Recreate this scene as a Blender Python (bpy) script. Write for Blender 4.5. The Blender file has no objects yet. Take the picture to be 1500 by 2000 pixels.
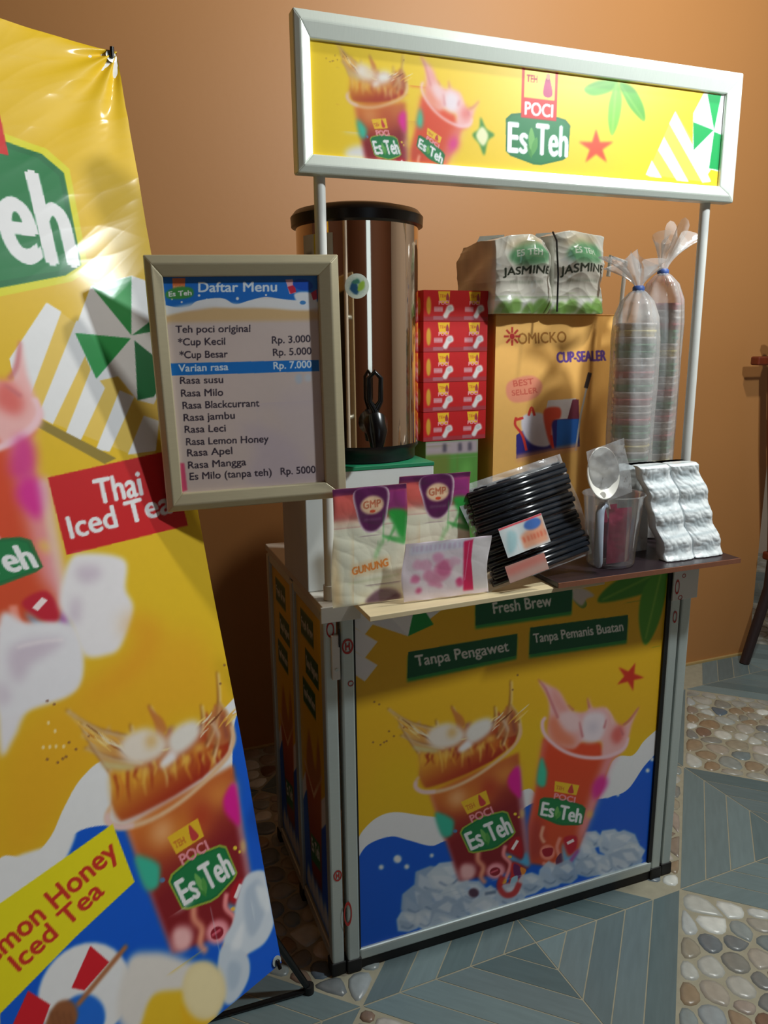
import bpy, math, random
import numpy as np
from mathutils import Vector, Matrix

# ------------------------------------------------------------------ camera, world, lights, exposure
scn = bpy.context.scene
COL = scn.collection
cam_d = bpy.data.cameras.new('camera'); cam = bpy.data.objects.new('camera', cam_d); COL.objects.link(cam)
cam_d.sensor_fit = 'AUTO'; cam_d.sensor_width = 36.0; cam_d.lens = 36.0 * 1486.8 / 2000.0
cam_d.clip_start = 0.02; cam_d.clip_end = 60
_r = Vector((0.93440915, -0.35606873, -0.00972598)); _u = Vector((0.08569935, 0.19822518, 0.97640278)); _f = Vector((0.34573856, 0.91319321, -0.21573829))
_m = Matrix((_r, _u, -_f)).transposed().to_4x4(); _m.translation = Vector((-0.41219, -1.33208, 1.32868))
cam.matrix_world = _m
scn.camera = cam

scn.view_settings.view_transform = 'Standard'; scn.view_settings.look = 'None'
scn.view_settings.gamma = 1.0; scn.view_settings.use_curve_mapping = False
scn.view_settings.exposure = 0.0

world = bpy.data.worlds.new('world'); scn.world = world; world.use_nodes = True
world.node_tree.nodes['Background'].inputs[0].default_value = (0.50, 0.68, 0.80, 1)
world.node_tree.nodes['Background'].inputs[1].default_value = 1.7

def light(name, kind, loc, energy, color, **kw):
    d = bpy.data.lights.new(name, kind); d.energy = energy; d.color = color
    for k, v in kw.items(): setattr(d, k, v)
    o = bpy.data.objects.new(name, d); COL.objects.link(o); o.location = loc
    return o
light('ceiling_bulb', 'POINT', (1.20, -0.30, 2.75), 72, (1.0, 0.985, 0.90), shadow_soft_size=0.05)
light('room_bulb', 'POINT', (1.15, -0.82, 2.30), 86, (0.90, 0.985, 1.0), shadow_soft_size=0.06)

# ------------------------------------------------------------------ materials
def mat(name, color=(0.8, 0.8, 0.8), rough=0.5, metal=0.0, spec=0.5, coat=0.0, alpha=1.0, trans=0.0,
        attr=False, noise=None, bump=None, ramp=None, srgb=True, sheen=0.0, grad=None):
    m = bpy.data.materials.new(name); m.use_nodes = True
    nt = m.node_tree; b = nt.nodes['Principled BSDF']; L = nt.links.new
    if srgb: color = tuple((c / 12.92 if c <= 0.04045 else ((c + 0.055) / 1.055) ** 2.4) for c in color)
    b.inputs['Base Color'].default_value = (*color, 1)
    b.inputs['Roughness'].default_value = rough; b.inputs['Metallic'].default_value = metal
    b.inputs['Specular IOR Level'].default_value = spec; b.inputs['Coat Weight'].default_value = coat
    b.inputs['Coat Roughness'].default_value = 0.12
    b.inputs['Alpha'].default_value = alpha; b.inputs['Transmission Weight'].default_value = trans
    tc = nt.nodes.new('ShaderNodeTexCoord')
    src = None
    if attr:
        a = nt.nodes.new('ShaderNodeAttribute'); a.attribute_name = 'Col'; src = a.outputs['Color']; L(src, b.inputs['Base Color'])
    if ramp:                                            # colours picked per object
        oi = nt.nodes.new('ShaderNodeObjectInfo'); cr = nt.nodes.new('ShaderNodeValToRGB')
        cr.color_ramp.interpolation = 'LINEAR'
        while len(cr.color_ramp.elements) < len(ramp): cr.color_ramp.elements.new(0.5)
        for i, c in enumerate(ramp):
            cr.color_ramp.elements[i].position = i / (len(ramp) - 1)
            cr.color_ramp.elements[i].color = (*[v ** 2.2 for v in c], 1)
        L(oi.outputs['Random'], cr.inputs[0]); src = cr.outputs[0]; L(src, b.inputs['Base Color'])
    if noise:                                           # (scale, amount, stretch xyz)
        sc, amt, st = noise
        mp = nt.nodes.new('ShaderNodeMapping'); mp.inputs['Scale'].default_value = st; L(tc.outputs['Object'], mp.inputs[0])
        n = nt.nodes.new('ShaderNodeTexNoise'); n.inputs['Scale'].default_value = sc; n.inputs['Detail'].default_value = 5; L(mp.outputs[0], n.inputs[0])
        mr = nt.nodes.new('ShaderNodeMapRange'); mr.inputs[1].default_value = 0.25; mr.inputs[2].default_value = 0.75
        mr.inputs[3].default_value = 1 - amt; mr.inputs[4].default_value = 1 + amt; L(n.outputs[0], mr.inputs[0])
        mx = nt.nodes.new('ShaderNodeVectorMath'); mx.operation = 'SCALE'
        if src: L(src, mx.inputs[0])
        else: mx.inputs[0].default_value = color
        L(mr.outputs[0], mx.inputs['Scale']); L(mx.outputs[0], b.inputs['Base Color'])
    if bump:                                            # (scale, strength, distance)
        n2 = nt.nodes.new('ShaderNodeTexNoise'); n2.inputs['Scale'].default_value = bump[0]; n2.inputs['Detail'].default_value = 4; L(tc.outputs['Object'], n2.inputs[0])
        bp = nt.nodes.new('ShaderNodeBump'); bp.inputs['Strength'].default_value = bump[1]; bp.inputs['Distance'].default_value = bump[2]
        L(n2.outputs[0], bp.inputs['Height']); L(bp.outputs[0], b.inputs['Normal'])
    return m

def film_mat(name, tint, opac, rough=0.12, bump=(30, 0.6, 0.004), gloss=0.5):
    """thin clear plastic film: see-through with a milky part and a gloss on top"""
    m = bpy.data.materials.new(name); m.use_nodes = True; nt = m.node_tree; L = nt.links.new
    b = nt.nodes['Principled BSDF']; b.inputs['Base Color'].default_value = (*tint, 1); b.inputs['Roughness'].default_value = rough
    b.inputs['Specular IOR Level'].default_value = 0.9
    out = nt.nodes['Material Output']
    tr = nt.nodes.new('ShaderNodeBsdfTransparent'); gl = nt.nodes.new('ShaderNodeBsdfGlossy'); gl.inputs['Roughness'].default_value = rough
    tc = nt.nodes.new('ShaderNodeTexCoord'); n = nt.nodes.new('ShaderNodeTexNoise'); n.inputs['Scale'].default_value = bump[0]; n.inputs['Detail'].default_value = 3
    L(tc.outputs['Object'], n.inputs[0])
    bp = nt.nodes.new('ShaderNodeBump'); bp.inputs['Strength'].default_value = bump[1]; bp.inputs['Distance'].default_value = bump[2]
    L(n.outputs[0], bp.inputs['Height']); L(bp.outputs[0], gl.inputs['Normal']); L(bp.outputs[0], b.inputs['Normal'])
    m1 = nt.nodes.new('ShaderNodeMixShader'); m1.inputs[0].default_value = opac; L(tr.outputs[0], m1.inputs[1]); L(b.outputs[0], m1.inputs[2])
    fr = nt.nodes.new('ShaderNodeFresnel'); fr.inputs[0].default_value = 1.45; L(bp.outputs[0], fr.inputs['Normal'])
    m2 = nt.nodes.new('ShaderNodeMixShader'); fm = nt.nodes.new('ShaderNodeMath'); fm.operation = 'MULTIPLY'; fm.inputs[1].default_value = gloss; L(fr.outputs[0], fm.inputs[0]); L(fm.outputs[0], m2.inputs[0]); L(m1.outputs[0], m2.inputs[1]); L(gl.outputs[0], m2.inputs[2])
    L(m2.outputs[0], out.inputs[0])
    return m

M = {
 'wall': mat('wall_paint', (0.68, 0.47, 0.265), 0.55, noise=(1.3, 0.035, (1, 1, 1)), bump=(60, 0.08, 0.002)),
 'wall_pale': mat('pale_wall_paint', (0.72, 0.66, 0.60), 0.7, noise=(2, 0.04, (1, 1, 1))),
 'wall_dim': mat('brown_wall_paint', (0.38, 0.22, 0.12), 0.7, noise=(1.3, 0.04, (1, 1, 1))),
 'ceiling': mat('ceiling_paint', (0.26, 0.21, 0.18), 0.8, noise=(2, 0.02, (1, 1, 1))),
 'grout': mat('tile_grout', (0.60, 0.58, 0.50), 0.7, noise=(40, 0.10, (1, 1, 1))),
 'bead': mat('wall_foot_bead', (0.66, 0.56, 0.36), 0.6, noise=(30, 0.10, (1, 1, 1))),
 'plank': mat('grey_wood_tile', rough=0.33, spec=0.5, ramp=[(0.33, 0.40, 0.41), (0.42, 0.48, 0.49), (0.37, 0.43, 0.44), (0.45, 0.52, 0.53), (0.35, 0.42, 0.43)], noise=(9, 0.09, (1.2, 9, 1)), bump=(60, 0.1, 0.001)),
 'pebble': mat('river_pebble', rough=0.30, spec=0.5, ramp=[(0.78, 0.78, 0.74), (0.44, 0.49, 0.50), (0.62, 0.62, 0.58), (0.45, 0.34, 0.27), (0.86, 0.87, 0.84), (0.34, 0.40, 0.45), (0.58, 0.55, 0.48), (0.55, 0.46, 0.36), (0.70, 0.72, 0.70)], noise=(38, 0.14, (1, 1, 1))),
 'alu': mat('brushed_aluminium', (0.76, 0.80, 0.79), 0.36, metal=0.45, noise=(50, 0.03, (1, 1, 12))),
 'alu_sign': mat('satin_aluminium', (0.90, 0.93, 0.89), 0.32, metal=0.30, noise=(50, 0.03, (12, 1, 1))),
 'alu_champ': mat('champagne_aluminium', (0.74, 0.70, 0.58), 0.38, metal=0.35, noise=(40, 0.03, (1, 1, 8))),
 'white_paint': mat('white_lacquer', (0.84, 0.84, 0.82), 0.4, noise=(30, 0.02, (1, 1, 1))),
 'laminate': mat('white_laminate', (0.78, 0.76, 0.72), 0.35, noise=(20, 0.03, (1, 1, 1))),
 'rubber': mat('black_rubber', (0.035, 0.035, 0.04), 0.6, noise=(30, 0.2, (1, 1, 1))),
 'black': mat('black_plastic', (0.03, 0.03, 0.035), 0.25, noise=(20, 0.2, (1, 1, 1))),
 'black_soft': mat('black_satin_plastic', (0.06, 0.07, 0.08), 0.35, noise=(20, 0.2, (1, 1, 1))),
 'print': mat('printed_sheet', attr=True, rough=0.42, spec=0.4, noise=(90, 0.012, (1, 1, 1))),
 'vinyl': mat('glossy_printed_vinyl', attr=True, rough=0.55, spec=0.3, coat=0.14, noise=(60, 0.015, (1, 1, 1)), bump=(9, 0.10, 0.004)),
 'glossprint': mat('printed_plastic_film', attr=True, rough=0.22, spec=0.6, coat=0.6, noise=(60, 0.02, (1, 1, 1)), bump=(22, 0.25, 0.004)),
 'card': mat('printed_card', attr=True, rough=0.5, noise=(60, 0.02, (1, 1, 1))),
 'redmark': mat('red_film_print', (0.68, 0.15, 0.13), 0.45, noise=(90, 0.15, (1, 1, 1))),
 'steel': mat('polished_steel', (0.90, 0.82, 0.74), 0.06, metal=1.0, noise=(3, 0.03, (1, 1, 0.2)), bump=(3, 0.05, 0.004)),
 'cream_board': mat('pale_plywood', (0.84, 0.77, 0.62), 0.5, noise=(7, 0.07, (1, 12, 4)), bump=(40, 0.05, 0.001)),
 'dark_board': mat('dark_laminate_board', (0.15, 0.11, 0.13), 0.35, noise=(12, 0.12, (1, 5, 1))),
 'board_edge': mat('brown_board_edge', (0.50, 0.31, 0.22), 0.6, noise=(20, 0.1, (4, 1, 1))),
 'straw': mat('black_straw_plastic', (0.13, 0.145, 0.17), 0.20, spec=0.8, noise=(8, 0.15, (1, 1, 1))),
 'film': film_mat('clear_bag_film', (0.86, 0.88, 0.90), 0.24, 0.10, gloss=0.8),
 'filmcup': film_mat('milky_bag_film', (0.92, 0.91, 0.90), 0.33, 0.12, (14, 0.6, 0.01), 0.6),
 'jugplastic': film_mat('clear_jug_plastic', (0.80, 0.82, 0.86), 0.09, 0.06, (5, 0.1, 0.002)),
 'whiteplastic': mat('white_plastic', (0.88, 0.87, 0.84), 0.28, noise=(20, 0.02, (1, 1, 1))),
 'greyplastic': mat('translucent_grey_plastic', (0.66, 0.70, 0.76), 0.25, spec=0.6, noise=(20, 0.03, (1, 1, 1))),
 'tie': mat('blue_rubber_band', (0.25, 0.36, 0.62), 0.5, noise=(20, 0.05, (1, 1, 1))),
 'wood_red': mat('red_brown_wood', (0.40, 0.16, 0.08), 0.4, noise=(10, 0.2, (6, 6, 1))),
 'wood_dark': mat('dark_stained_wood', (0.17, 0.12, 0.12), 0.45, noise=(10, 0.2, (6, 6, 1))),
 'pouch': mat('maroon_sachet_foil', (0.50, 0.14, 0.25), 0.28, coat=0.4, noise=(22, 0.3, (1, 1, 1)), bump=(40, 0.4, 0.004)),
 'pouch_violet': mat('violet_sachet_foil', (0.42, 0.28, 0.58), 0.28, coat=0.4, noise=(22, 0.25, (1, 1, 1)), bump=(40, 0.4, 0.004)),
}

# ------------------------------------------------------------------ object helpers
def link(o, parent=None, label=None, cat=None, group=None, kind=None):
    COL.objects.link(o)
    if parent: o.parent = parent
    if label: o['label'] = label
    if cat: o['category'] = cat
    if group: o['group'] = group
    if kind: o['kind'] = kind
    return o
def thing(name, label, cat, loc=(0, 0, 0), rotz=0.0, group=None):
    o = bpy.data.objects.new(name, None); o.location = loc; o.rotation_euler = (0, 0, rotz); o.empty_display_size = 0.05
    return link(o, None, label, cat, group)

class MB:
    """collects shapes for ONE mesh object"""
    def __init__(s): s.v = []; s.f = []
    def add(s, vs, fs):
        n = len(s.v); s.v += [tuple(v) for v in vs]; s.f += [tuple(i + n for i in f) for f in fs]; return s
    def box(s, lo, hi, T=None):
        x0, y0, z0 = lo; x1, y1, z1 = hi
        vs = [(x0,y0,z0),(x1,y0,z0),(x1,y1,z0),(x0,y1,z0),(x0,y0,z1),(x1,y0,z1),(x1,y1,z1),(x0,y1,z1)]
        if T is not None: vs = [T @ Vector(v) for v in vs]
        return s.add(vs, [(3,2,1,0),(4,5,6,7),(0,1,5,4),(1,2,6,5),(2,3,7,6),(3,0,4,7)])
    def prism(s, pts, z0, z1, T=None):
        n = len(pts); vs = [(x, y, z0) for x, y in pts] + [(x, y, z1) for x, y in pts]
        if T is not None: vs = [T @ Vector(v) for v in vs]
        return s.add(vs, [tuple(range(n))[::-1], tuple(range(n, 2*n))] + [(i, (i+1) % n, n + (i+1) % n, n + i) for i in range(n)])
    def lathe(s, prof, c=(0, 0, 0), seg=48, T=None, sx=1.0, sy=1.0):
        vs = []; fs = []
        for r, z in prof:
            for k in range(seg):
                a = 2 * math.pi * k / seg; v = Vector((c[0] + r * sx * math.cos(a), c[1] + r * sy * math.sin(a), c[2] + z))
                vs.append(T @ v if T is not None else v)
        for i in range(len(prof) - 1):
            for k in range(seg): fs.append((i*seg + k, i*seg + (k+1) % seg, (i+1)*seg + (k+1) % seg, (i+1)*seg + k))
        fs.append(tuple(range(seg))[::-1]); fs.append(tuple(range((len(prof)-1)*seg, len(prof)*seg)))
        return s.add(vs, fs)
    def tube(s, path, r, seg=10):
        """swept round rod; r a number or one per point"""
        P = [Vector(p) for p in path]; R = r if isinstance(r, (list, tuple)) else [r] * len(P)
        vs = []; fs = []; prev = None
        for i, p in enumerate(P):
            d = (P[min(i+1, len(P)-1)] - P[max(i-1, 0)]).normalized()
            a = prev - d * prev.dot(d) if prev is not None else d.orthogonal()
            a = a.normalized(); prev = a; b = d.cross(a)
            for k in range(seg):
                t = 2 * math.pi * k / seg; vs.append(p + (a * math.cos(t) + b * math.sin(t)) * R[i])
        for i in range(len(P) - 1):
            for k in range(seg): fs.append((i*seg + k, i*seg + (k+1) % seg, (i+1)*seg + (k+1) % seg, (i+1)*seg + k))
        fs.append(tuple(range(seg))[::-1]); fs.append(tuple(range((len(P)-1)*seg, len(P)*seg)))
        return s.add(vs, fs)
    def build(s, name, m, parent=None, smooth=False, bevel=0.0, **kw):
        me = bpy.data.meshes.new(name); me.from_pydata(s.v, [], s.f); me.validate(); me.update()
        me.materials.append(M[m] if isinstance(m, str) else m)
        o = bpy.data.objects.new(name, me); link(o, parent, **kw)
        if smooth:
            me.shade_smooth()
            try: me.set_sharp_from_angle(angle=math.radians(42))
            except Exception: pass
        if bevel:
            b = o.modifiers.new('bevel', 'BEVEL'); b.width = bevel; b.segments = 2; b.limit_method = 'ANGLE'
        return o
def part(name, lo, hi, m, parent, bevel=0.0, T=None, **kw): return MB().box(lo, hi, T).build(name, m, parent, bevel=bevel, **kw)
def mixed_frame(B, W, U):
    """matrix whose x runs along W, z along U, y into the back, origin B"""
    W = Vector(W).normalized(); U = Vector(U).normalized(); N = U.cross(W)
    m = Matrix((W, N, U)).transposed().to_4x4(); m.translation = Vector(B); return m

# ------------------------------------------------------------------ painting printed sheets as colour attributes
def srgb_lin(a): return np.where(a <= 0.04045, a / 12.92, ((a + 0.055) / 1.055) ** 2.4)
_G = {}
def glyphs(s, bold=0.0):
    """edges of a line of lettering, cap height 1, baseline 0"""
    k = (s, bold)
    if k in _G: return _G[k]
    c = bpy.data.curves.new('lettering', 'FONT'); c.body = s; c.size = 1.0 / 0.73; c.dimensions = '2D'; c.fill_mode = 'NONE'; c.resolution_u = 5
    o = bpy.data.objects.new('lettering', c); COL.objects.link(o)
    dg = bpy.context.evaluated_depsgraph_get(); me = bpy.data.meshes.new_from_object(o.evaluated_get(dg))
    co = np.empty(len(me.vertices) * 3); me.vertices.foreach_get('co', co); co = co.reshape(-1, 3)[:, :2]
    ed = np.empty(len(me.edges) * 2, dtype=np.int64); me.edges.foreach_get('vertices', ed); ed = ed.reshape(-1, 2)
    E = np.concatenate([co[ed[:, 0]], co[ed[:, 1]]], axis=1)
    bpy.data.objects.remove(o); bpy.data.curves.remove(c); bpy.data.meshes.remove(me)
    _G[k] = E; return E

class Sheet:
    """a sheet of print: colours on a regular grid of points, x to the right, y up, in millimetres"""
    def __init__(s, x0, x1, y0, y1, res, bg, ydown=True):
        s.x0, s.x1, s.y0, s.y1 = x0, x1, y0, y1
        s.nx = max(2, int(round((x1 - x0) / res)) + 1); s.ny = max(2, int(round((y1 - y0) / res)) + 1)
        s.dx = (x1 - x0) / (s.nx - 1); s.dy = (y1 - y0) / (s.ny - 1)
        s.a = np.ones((s.ny, s.nx, 3)) * np.array(s.c(bg)); s.H = [np.eye(3)]; s.ydown = ydown
    @staticmethod
    def c(col): return tuple(v / 255.0 for v in col)
    def push(s, A): s.H.append(s.H[-1] @ np.array(A, float)); return s
    def pop(s): s.H.pop()
    def tr(s, p):
        p = np.asarray(p, float).reshape(-1, 2); q = np.c_[p, np.ones(len(p))] @ s.H[-1].T; return q[:, :2] / q[:, 2:3]
    def _blend(s, i0, j0, cov, col, a):
        ny, nx = cov.shape; t = s.a[j0:j0+ny, i0:i0+nx]; k = (cov * a)[..., None]
        if isinstance(col, tuple) and len(col) == 5:            # gradient ('g', p0, c0, p1, c1)
            p = s.tr([col[1], col[3]]); X = s.x0 + (i0 + np.arange(nx)) * s.dx; Y = s.y0 + (j0 + np.arange(ny)) * s.dy
            d = p[1] - p[0]; tt = np.clip(((X[None, :] - p[0, 0]) * d[0] + (Y[:, None] - p[0, 1]) * d[1]) / (d @ d), 0, 1)[..., None]
            cc = np.array(s.c(col[2])) * (1 - tt) + np.array(s.c(col[4])) * tt
        else: cc = np.array(s.c(col))
        s.a[j0:j0+ny, i0:i0+nx] = t * (1 - k) + cc * k
    def edges(s, E, col, a=1.0, blur=0.0, local=True):
        if local:
            p = s.tr(np.r_[E[:, :2], E[:, 2:]]); n = len(E); E = np.c_[p[:n], p[n:]]
        E = E.copy(); E[:, [0, 2]] = (E[:, [0, 2]] - s.x0) / s.dx; E[:, [1, 3]] = (E[:, [1, 3]] - s.y0) / s.dy
        pad = 2 + int(3 * blur)
        i0 = max(0, int(np.floor(E[:, [0, 2]].min())) - pad); i1 = min(s.nx, int(np.ceil(E[:, [0, 2]].max())) + pad + 1)
        j0 = max(0, int(np.floor(E[:, [1, 3]].min())) - pad); j1 = min(s.ny, int(np.ceil(E[:, [1, 3]].max())) + pad + 1)
        if i1 <= i0 or j1 <= j0: return
        K = 3; w, h = (i1 - i0) * K, (j1 - j0) * K
        X = i0 - 0.5 + (np.arange(w) + 0.5) / K; Y = j0 - 0.5 + (np.arange(h) + 0.5) / K
        D = np.zeros((h, w + 1), dtype=np.int32)
        for xa, ya, xb, yb in E:
            if ya == yb: continue
            if ya > yb: xa, ya, xb, yb = xb, yb, xa, ya
            r0 = np.searchsorted(Y, ya); r1 = np.searchsorted(Y, yb)
            if r1 <= r0: continue
            xi = xa + (Y[r0:r1] - ya) * (xb - xa) / (yb - ya)
            D[np.arange(r0, r1), np.searchsorted(X, xi)] += 1
        m = (np.cumsum(D[:, :w], axis=1) & 1).astype(np.float32)
        cov = m.reshape(j1 - j0, K, i1 - i0, K).mean(axis=(1, 3))
        if blur > 0:
            n = max(1, int(round(blur)))
            for _ in range(2):
                for ax in (0, 1):
                    acc = cov.copy()
                    for q in range(1, n + 1):
                        acc += np.roll(cov, q, ax) + np.roll(cov, -q, ax)
                    cov = acc / (2 * n + 1)
        s._blend(i0, j0, cov, col, a)
    def poly(s, pts, col, a=1.0, blur=0.0):
        p = np.asarray(pts, float); q = np.roll(p, -1, 0); s.edges(np.c_[p, q], col, a, blur)
    def blob(s, pts, col, a=1.0, blur=0.0, n=6):
        """closed smooth outline through the points"""
        p = np.asarray(pts, float); out = []
        for i in range(len(p)):
            a0, b0, c0, d0 = p[i-1], p[i], p[(i+1) % len(p)], p[(i+2) % len(p)]
            for t in np.arange(n) / n:
                out.append(0.5 * ((2*b0) + (c0-a0)*t + (2*a0-5*b0+4*c0-d0)*t*t + (3*b0-a0-3*c0+d0)*t**3))
        s.poly(out, col, a, blur)
    def oval(s, cx, cy, rx, ry, col, rot=0.0, a=1.0, blur=0.0, n=28):
        t = np.arange(n) * 2 * np.pi / n; c, d = math.cos(math.radians(rot)), math.sin(math.radians(rot))
        x = rx * np.cos(t); y = ry * np.sin(t); s.poly(np.c_[cx + x*c - y*d, cy + x*d + y*c], col, a, blur)
    def line(s, pts, w, col, a=1.0, blur=0.0, smooth=False):
        """stroke with a width (one number or one per point)"""
        p = np.asarray(pts, float)
        W = np.ones(len(p)) * w if np.isscalar(w) else np.asarray(w, float)
        if smooth and len(p) > 2:
            o = []; ow = []
            for i in range(len(p) - 1):
                a0 = p[max(i-1, 0)]; b0 = p[i]; c0 = p[i+1]; d0 = p[min(i+2, len(p)-1)]
                for t in np.arange(6) / 6: o.append(0.5 * ((2*b0) + (c0-a0)*t + (2*a0-5*b0+4*c0-d0)*t*t + (3*b0-a0-3*c0+d0)*t**3)); ow.append(W[i]*(1-t) + W[i+1]*t)
            o.append(p[-1]); ow.append(W[-1]); p = np.array(o); W = np.array(ow)
        d = np.gradient(p, axis=0); d /= np.linalg.norm(d, axis=1)[:, None] + 1e-9; n = np.c_[-d[:, 1], d[:, 0]]
        s.poly(np.r_[p + n * W[:, None] / 2, (p - n * W[:, None] / 2)[::-1]], col, a, blur)
    def text(s, txt, p0, p1, h, col, bold=0.0, a=1.0, up=None, blur=0.0, dy=0.0):
        """a line of lettering whose baseline runs p0 -> p1 and whose capitals are h tall"""
        E = glyphs(txt); x0 = min(E[:, 0].min(), E[:, 2].min()); x1 = max(E[:, 0].max(), E[:, 2].max())
        p0 = np.array(p0, float); p1 = np.array(p1, float); ex = (p1 - p0) / (x1 - x0); e = (p1 - p0) / np.linalg.norm(p1 - p0)
        if up is None: up = np.array([e[1], -e[0]]) if s.ydown else np.array([-e[1], e[0]])
        up = np.array(up, float) * h
        f = lambda X, Y: p0 + (X[:, None] - x0) * ex + Y[:, None] * up
        k = bold * h; n = ((0, 0),) if k <= 0 else ((-k, 0), (k, 0), (0, k * .7), (0, -k * .7), (0, 0))
        G_ = np.c_[f(E[:, 0], E[:, 1]), f(E[:, 2], E[:, 3])]
        for ox, oy in n:
            o = e * ox + np.array(up) / h * oy; s.edges(G_ + np.r_[o, o], col, a, blur)
    def mesh(s, name, fn, m, parent=None, smooth=False, **kw):
        """the sheet as a mesh; fn(X, Y) in mm gives x, y, z in metres"""
        X, Y = np.meshgrid(s.x0 + np.arange(s.nx) * s.dx, s.y0 + np.arange(s.ny) * s.dy)
        V = np.stack(fn(X, Y), -1).reshape(-1, 3)
        I = np.arange(s.nx * s.ny).reshape(s.ny, s.nx); F = np.stack([I[:-1, :-1], I[:-1, 1:], I[1:, 1:], I[1:, :-1]], -1).reshape(-1, 4)
        return grid_mesh(name, V, F, s.a.reshape(-1, 3), m, parent, smooth, **kw)

def grid_mesh(name, V, F, C, m, parent=None, smooth=False, **kw):
    me = bpy.data.meshes.new(name); me.vertices.add(len(V)); me.vertices.foreach_set('co', np.ascontiguousarray(V, dtype=np.float32).ravel())
    me.loops.add(F.size); me.loops.foreach_set('vertex_index', np.ascontiguousarray(F, dtype=np.int32).ravel())
    me.polygons.add(len(F)); me.polygons.foreach_set('loop_start', np.arange(len(F), dtype=np.int32) * 4)
    me.update(calc_edges=True)
    at = me.color_attributes.new('Col', 'FLOAT_COLOR', 'POINT')
    at.data.foreach_set('color', np.c_[srgb_lin(np.clip(C, 0, 1)), np.ones(len(C))].astype(np.float32).ravel())
    me.materials.append(M[m])
    if smooth: me.shade_smooth()
    o = bpy.data.objects.new(name, me); return link(o, parent, **kw)

_nr = np.random.RandomState(5)
_W = [( _nr.uniform(-1, 1, 2), _nr.uniform(0, 6.28)) for _ in range(14)]
def wrinkle(X, Y, L, ridge=True, k0=0):
    """crumple field of about unit height, X, Y in mm, L the crease length in mm"""
    z = 0
    for i in range(7):
        d, ph = _W[(i + k0) % 14]; f = 2 * np.pi / (L * (0.6 + 0.25 * i)); d = d / np.linalg.norm(d)
        t = np.sin((X * d[0] + Y * d[1]) * f + ph + 1.3 * np.sin((X * d[1] - Y * d[0]) * f * 0.6 + ph * 2))
        z = z + (1 - 2 * np.abs(t) ** 0.8 if ridge else t) / 7 * 1.6
    return z
def pillow(name, sh, T, thick, m, parent=None, crumple=1.5, L=45, k0=0, power=3.0, fin=0, shear=(0, 0), seal=None, **kw):
    """closed soft pack: sheet painted on the front, front and back bulge; local x right, z up, y back. T places it"""
    X, Y = np.meshgrid(sh.x0 + np.arange(sh.nx) * sh.dx, sh.y0 + np.arange(sh.ny) * sh.dy)
    u = 2 * (X - sh.x0) / (sh.x1 - sh.x0) - 1; v = 2 * (Y - sh.y0) / (sh.y1 - sh.y0) - 1
    if seal: v = np.clip(v / seal, -1, 1)
    env = (np.clip(1 - np.abs(u) ** power, 0, 1) * np.clip(1 - np.abs(v) ** power, 0, 1)) ** 0.55
    wr = (0.6 * wrinkle(X, Y, L * 1.6, False, k0) + 0.5 * wrinkle(X * .8, Y * 1.1, L, True, k0 + 5)) * crumple * (0.35 + 0.65 * np.clip(env, 0, 1))
    edge = (1 - env) * 2.2 * np.sin(X / 9.0 + Y / 13.0)
    xo = 0.02 * (sh.x1 - sh.x0) * np.sin(v * 3 + k0)
    V = []; 
    for sgn in (-1, 1):
        d = sgn * (thick / 2 * env) + (wr if sgn < 0 else -wr * 0.3) * np.minimum(env * 3, 1) + edge * (fin + 0.3)
        V.append(np.stack([(X + xo * (1 - env)) / 1000, d / 1000, Y / 1000], -1).reshape(-1, 3))
    n = sh.nx * sh.ny; I = np.arange(n).reshape(sh.ny, sh.nx)
    F1 = np.stack([I[:-1, :-1], I[:-1, 1:], I[1:, 1:], I[1:, :-1]], -1).reshape(-1, 4); F2 = F1[:, ::-1] + n
    V = np.concatenate(V); A = np.array(T)[:3, :]; V = V @ A[:, :3].T + A[:, 3]
    C = sh.a.reshape(-1, 3)
    return grid_mesh(name, V, np.r_[F1, F2], np.r_[C, C], m, parent, True, **kw)
def sim(sx, rot, tx, ty, px, py, sy=None):
    """rotate by rot degrees and scale about (px, py), which lands on (tx, ty)"""
    c, d = math.cos(math.radians(rot)), math.sin(math.radians(rot)); sy = sy or sx
    A = np.array([[c*sx, -d*sy, 0], [d*sx, c*sy, 0], [0, 0, 1.0]]); A[:2, 2] = np.array([tx, ty]) - A[:2, :2] @ np.array([px, py]); return A

# ------------------------------------------------------------------ the printed artwork
# each matrix takes the drawing's own (foreshortened) layout to true millimetres on the flat sheet
H_FRONT = np.array([[0.76327731,-0.017801064,-486.03313],[-0.2666207,-0.85792667,1813.0808],[-0.00019531762,-0.00010873426,1]])
H_SIGN = np.array([[0.7735285,-0.018741253,-487.14183],[-0.2667274,-0.86863857,1820.3537],[-0.00019531762,-0.00010873426,1]])
H_BANNER = np.array([[0.61358543,-0.14221555,412.98132],[-0.59430194,-0.73482294,1708.5758],[-0.00049871825,4.2171681e-05,1]])
H_MENU = np.array([[0.70120974,-0.067703728,-161.70879],[-0.064578668,-0.7498581,770.69396],[-0.00014973734,-0.00012803768,1]])
H_BOX = np.array([[0.91704529,-0.031903898,-502.66357],[-0.26822122,-1.0186052,1922.1744],[-0.00019531762,-0.00010873426,1]])
def crop(ox, oy, k): return np.array([[k, 0, ox], [0, k, oy], [0, 0, 1.0]])
YEL = (236, 190, 28); BLUE = (8, 92, 214); WHITE = (238, 238, 240); GREEN = (22, 120, 62); RED = (214, 32, 30)
rnd = random.Random(4)

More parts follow.
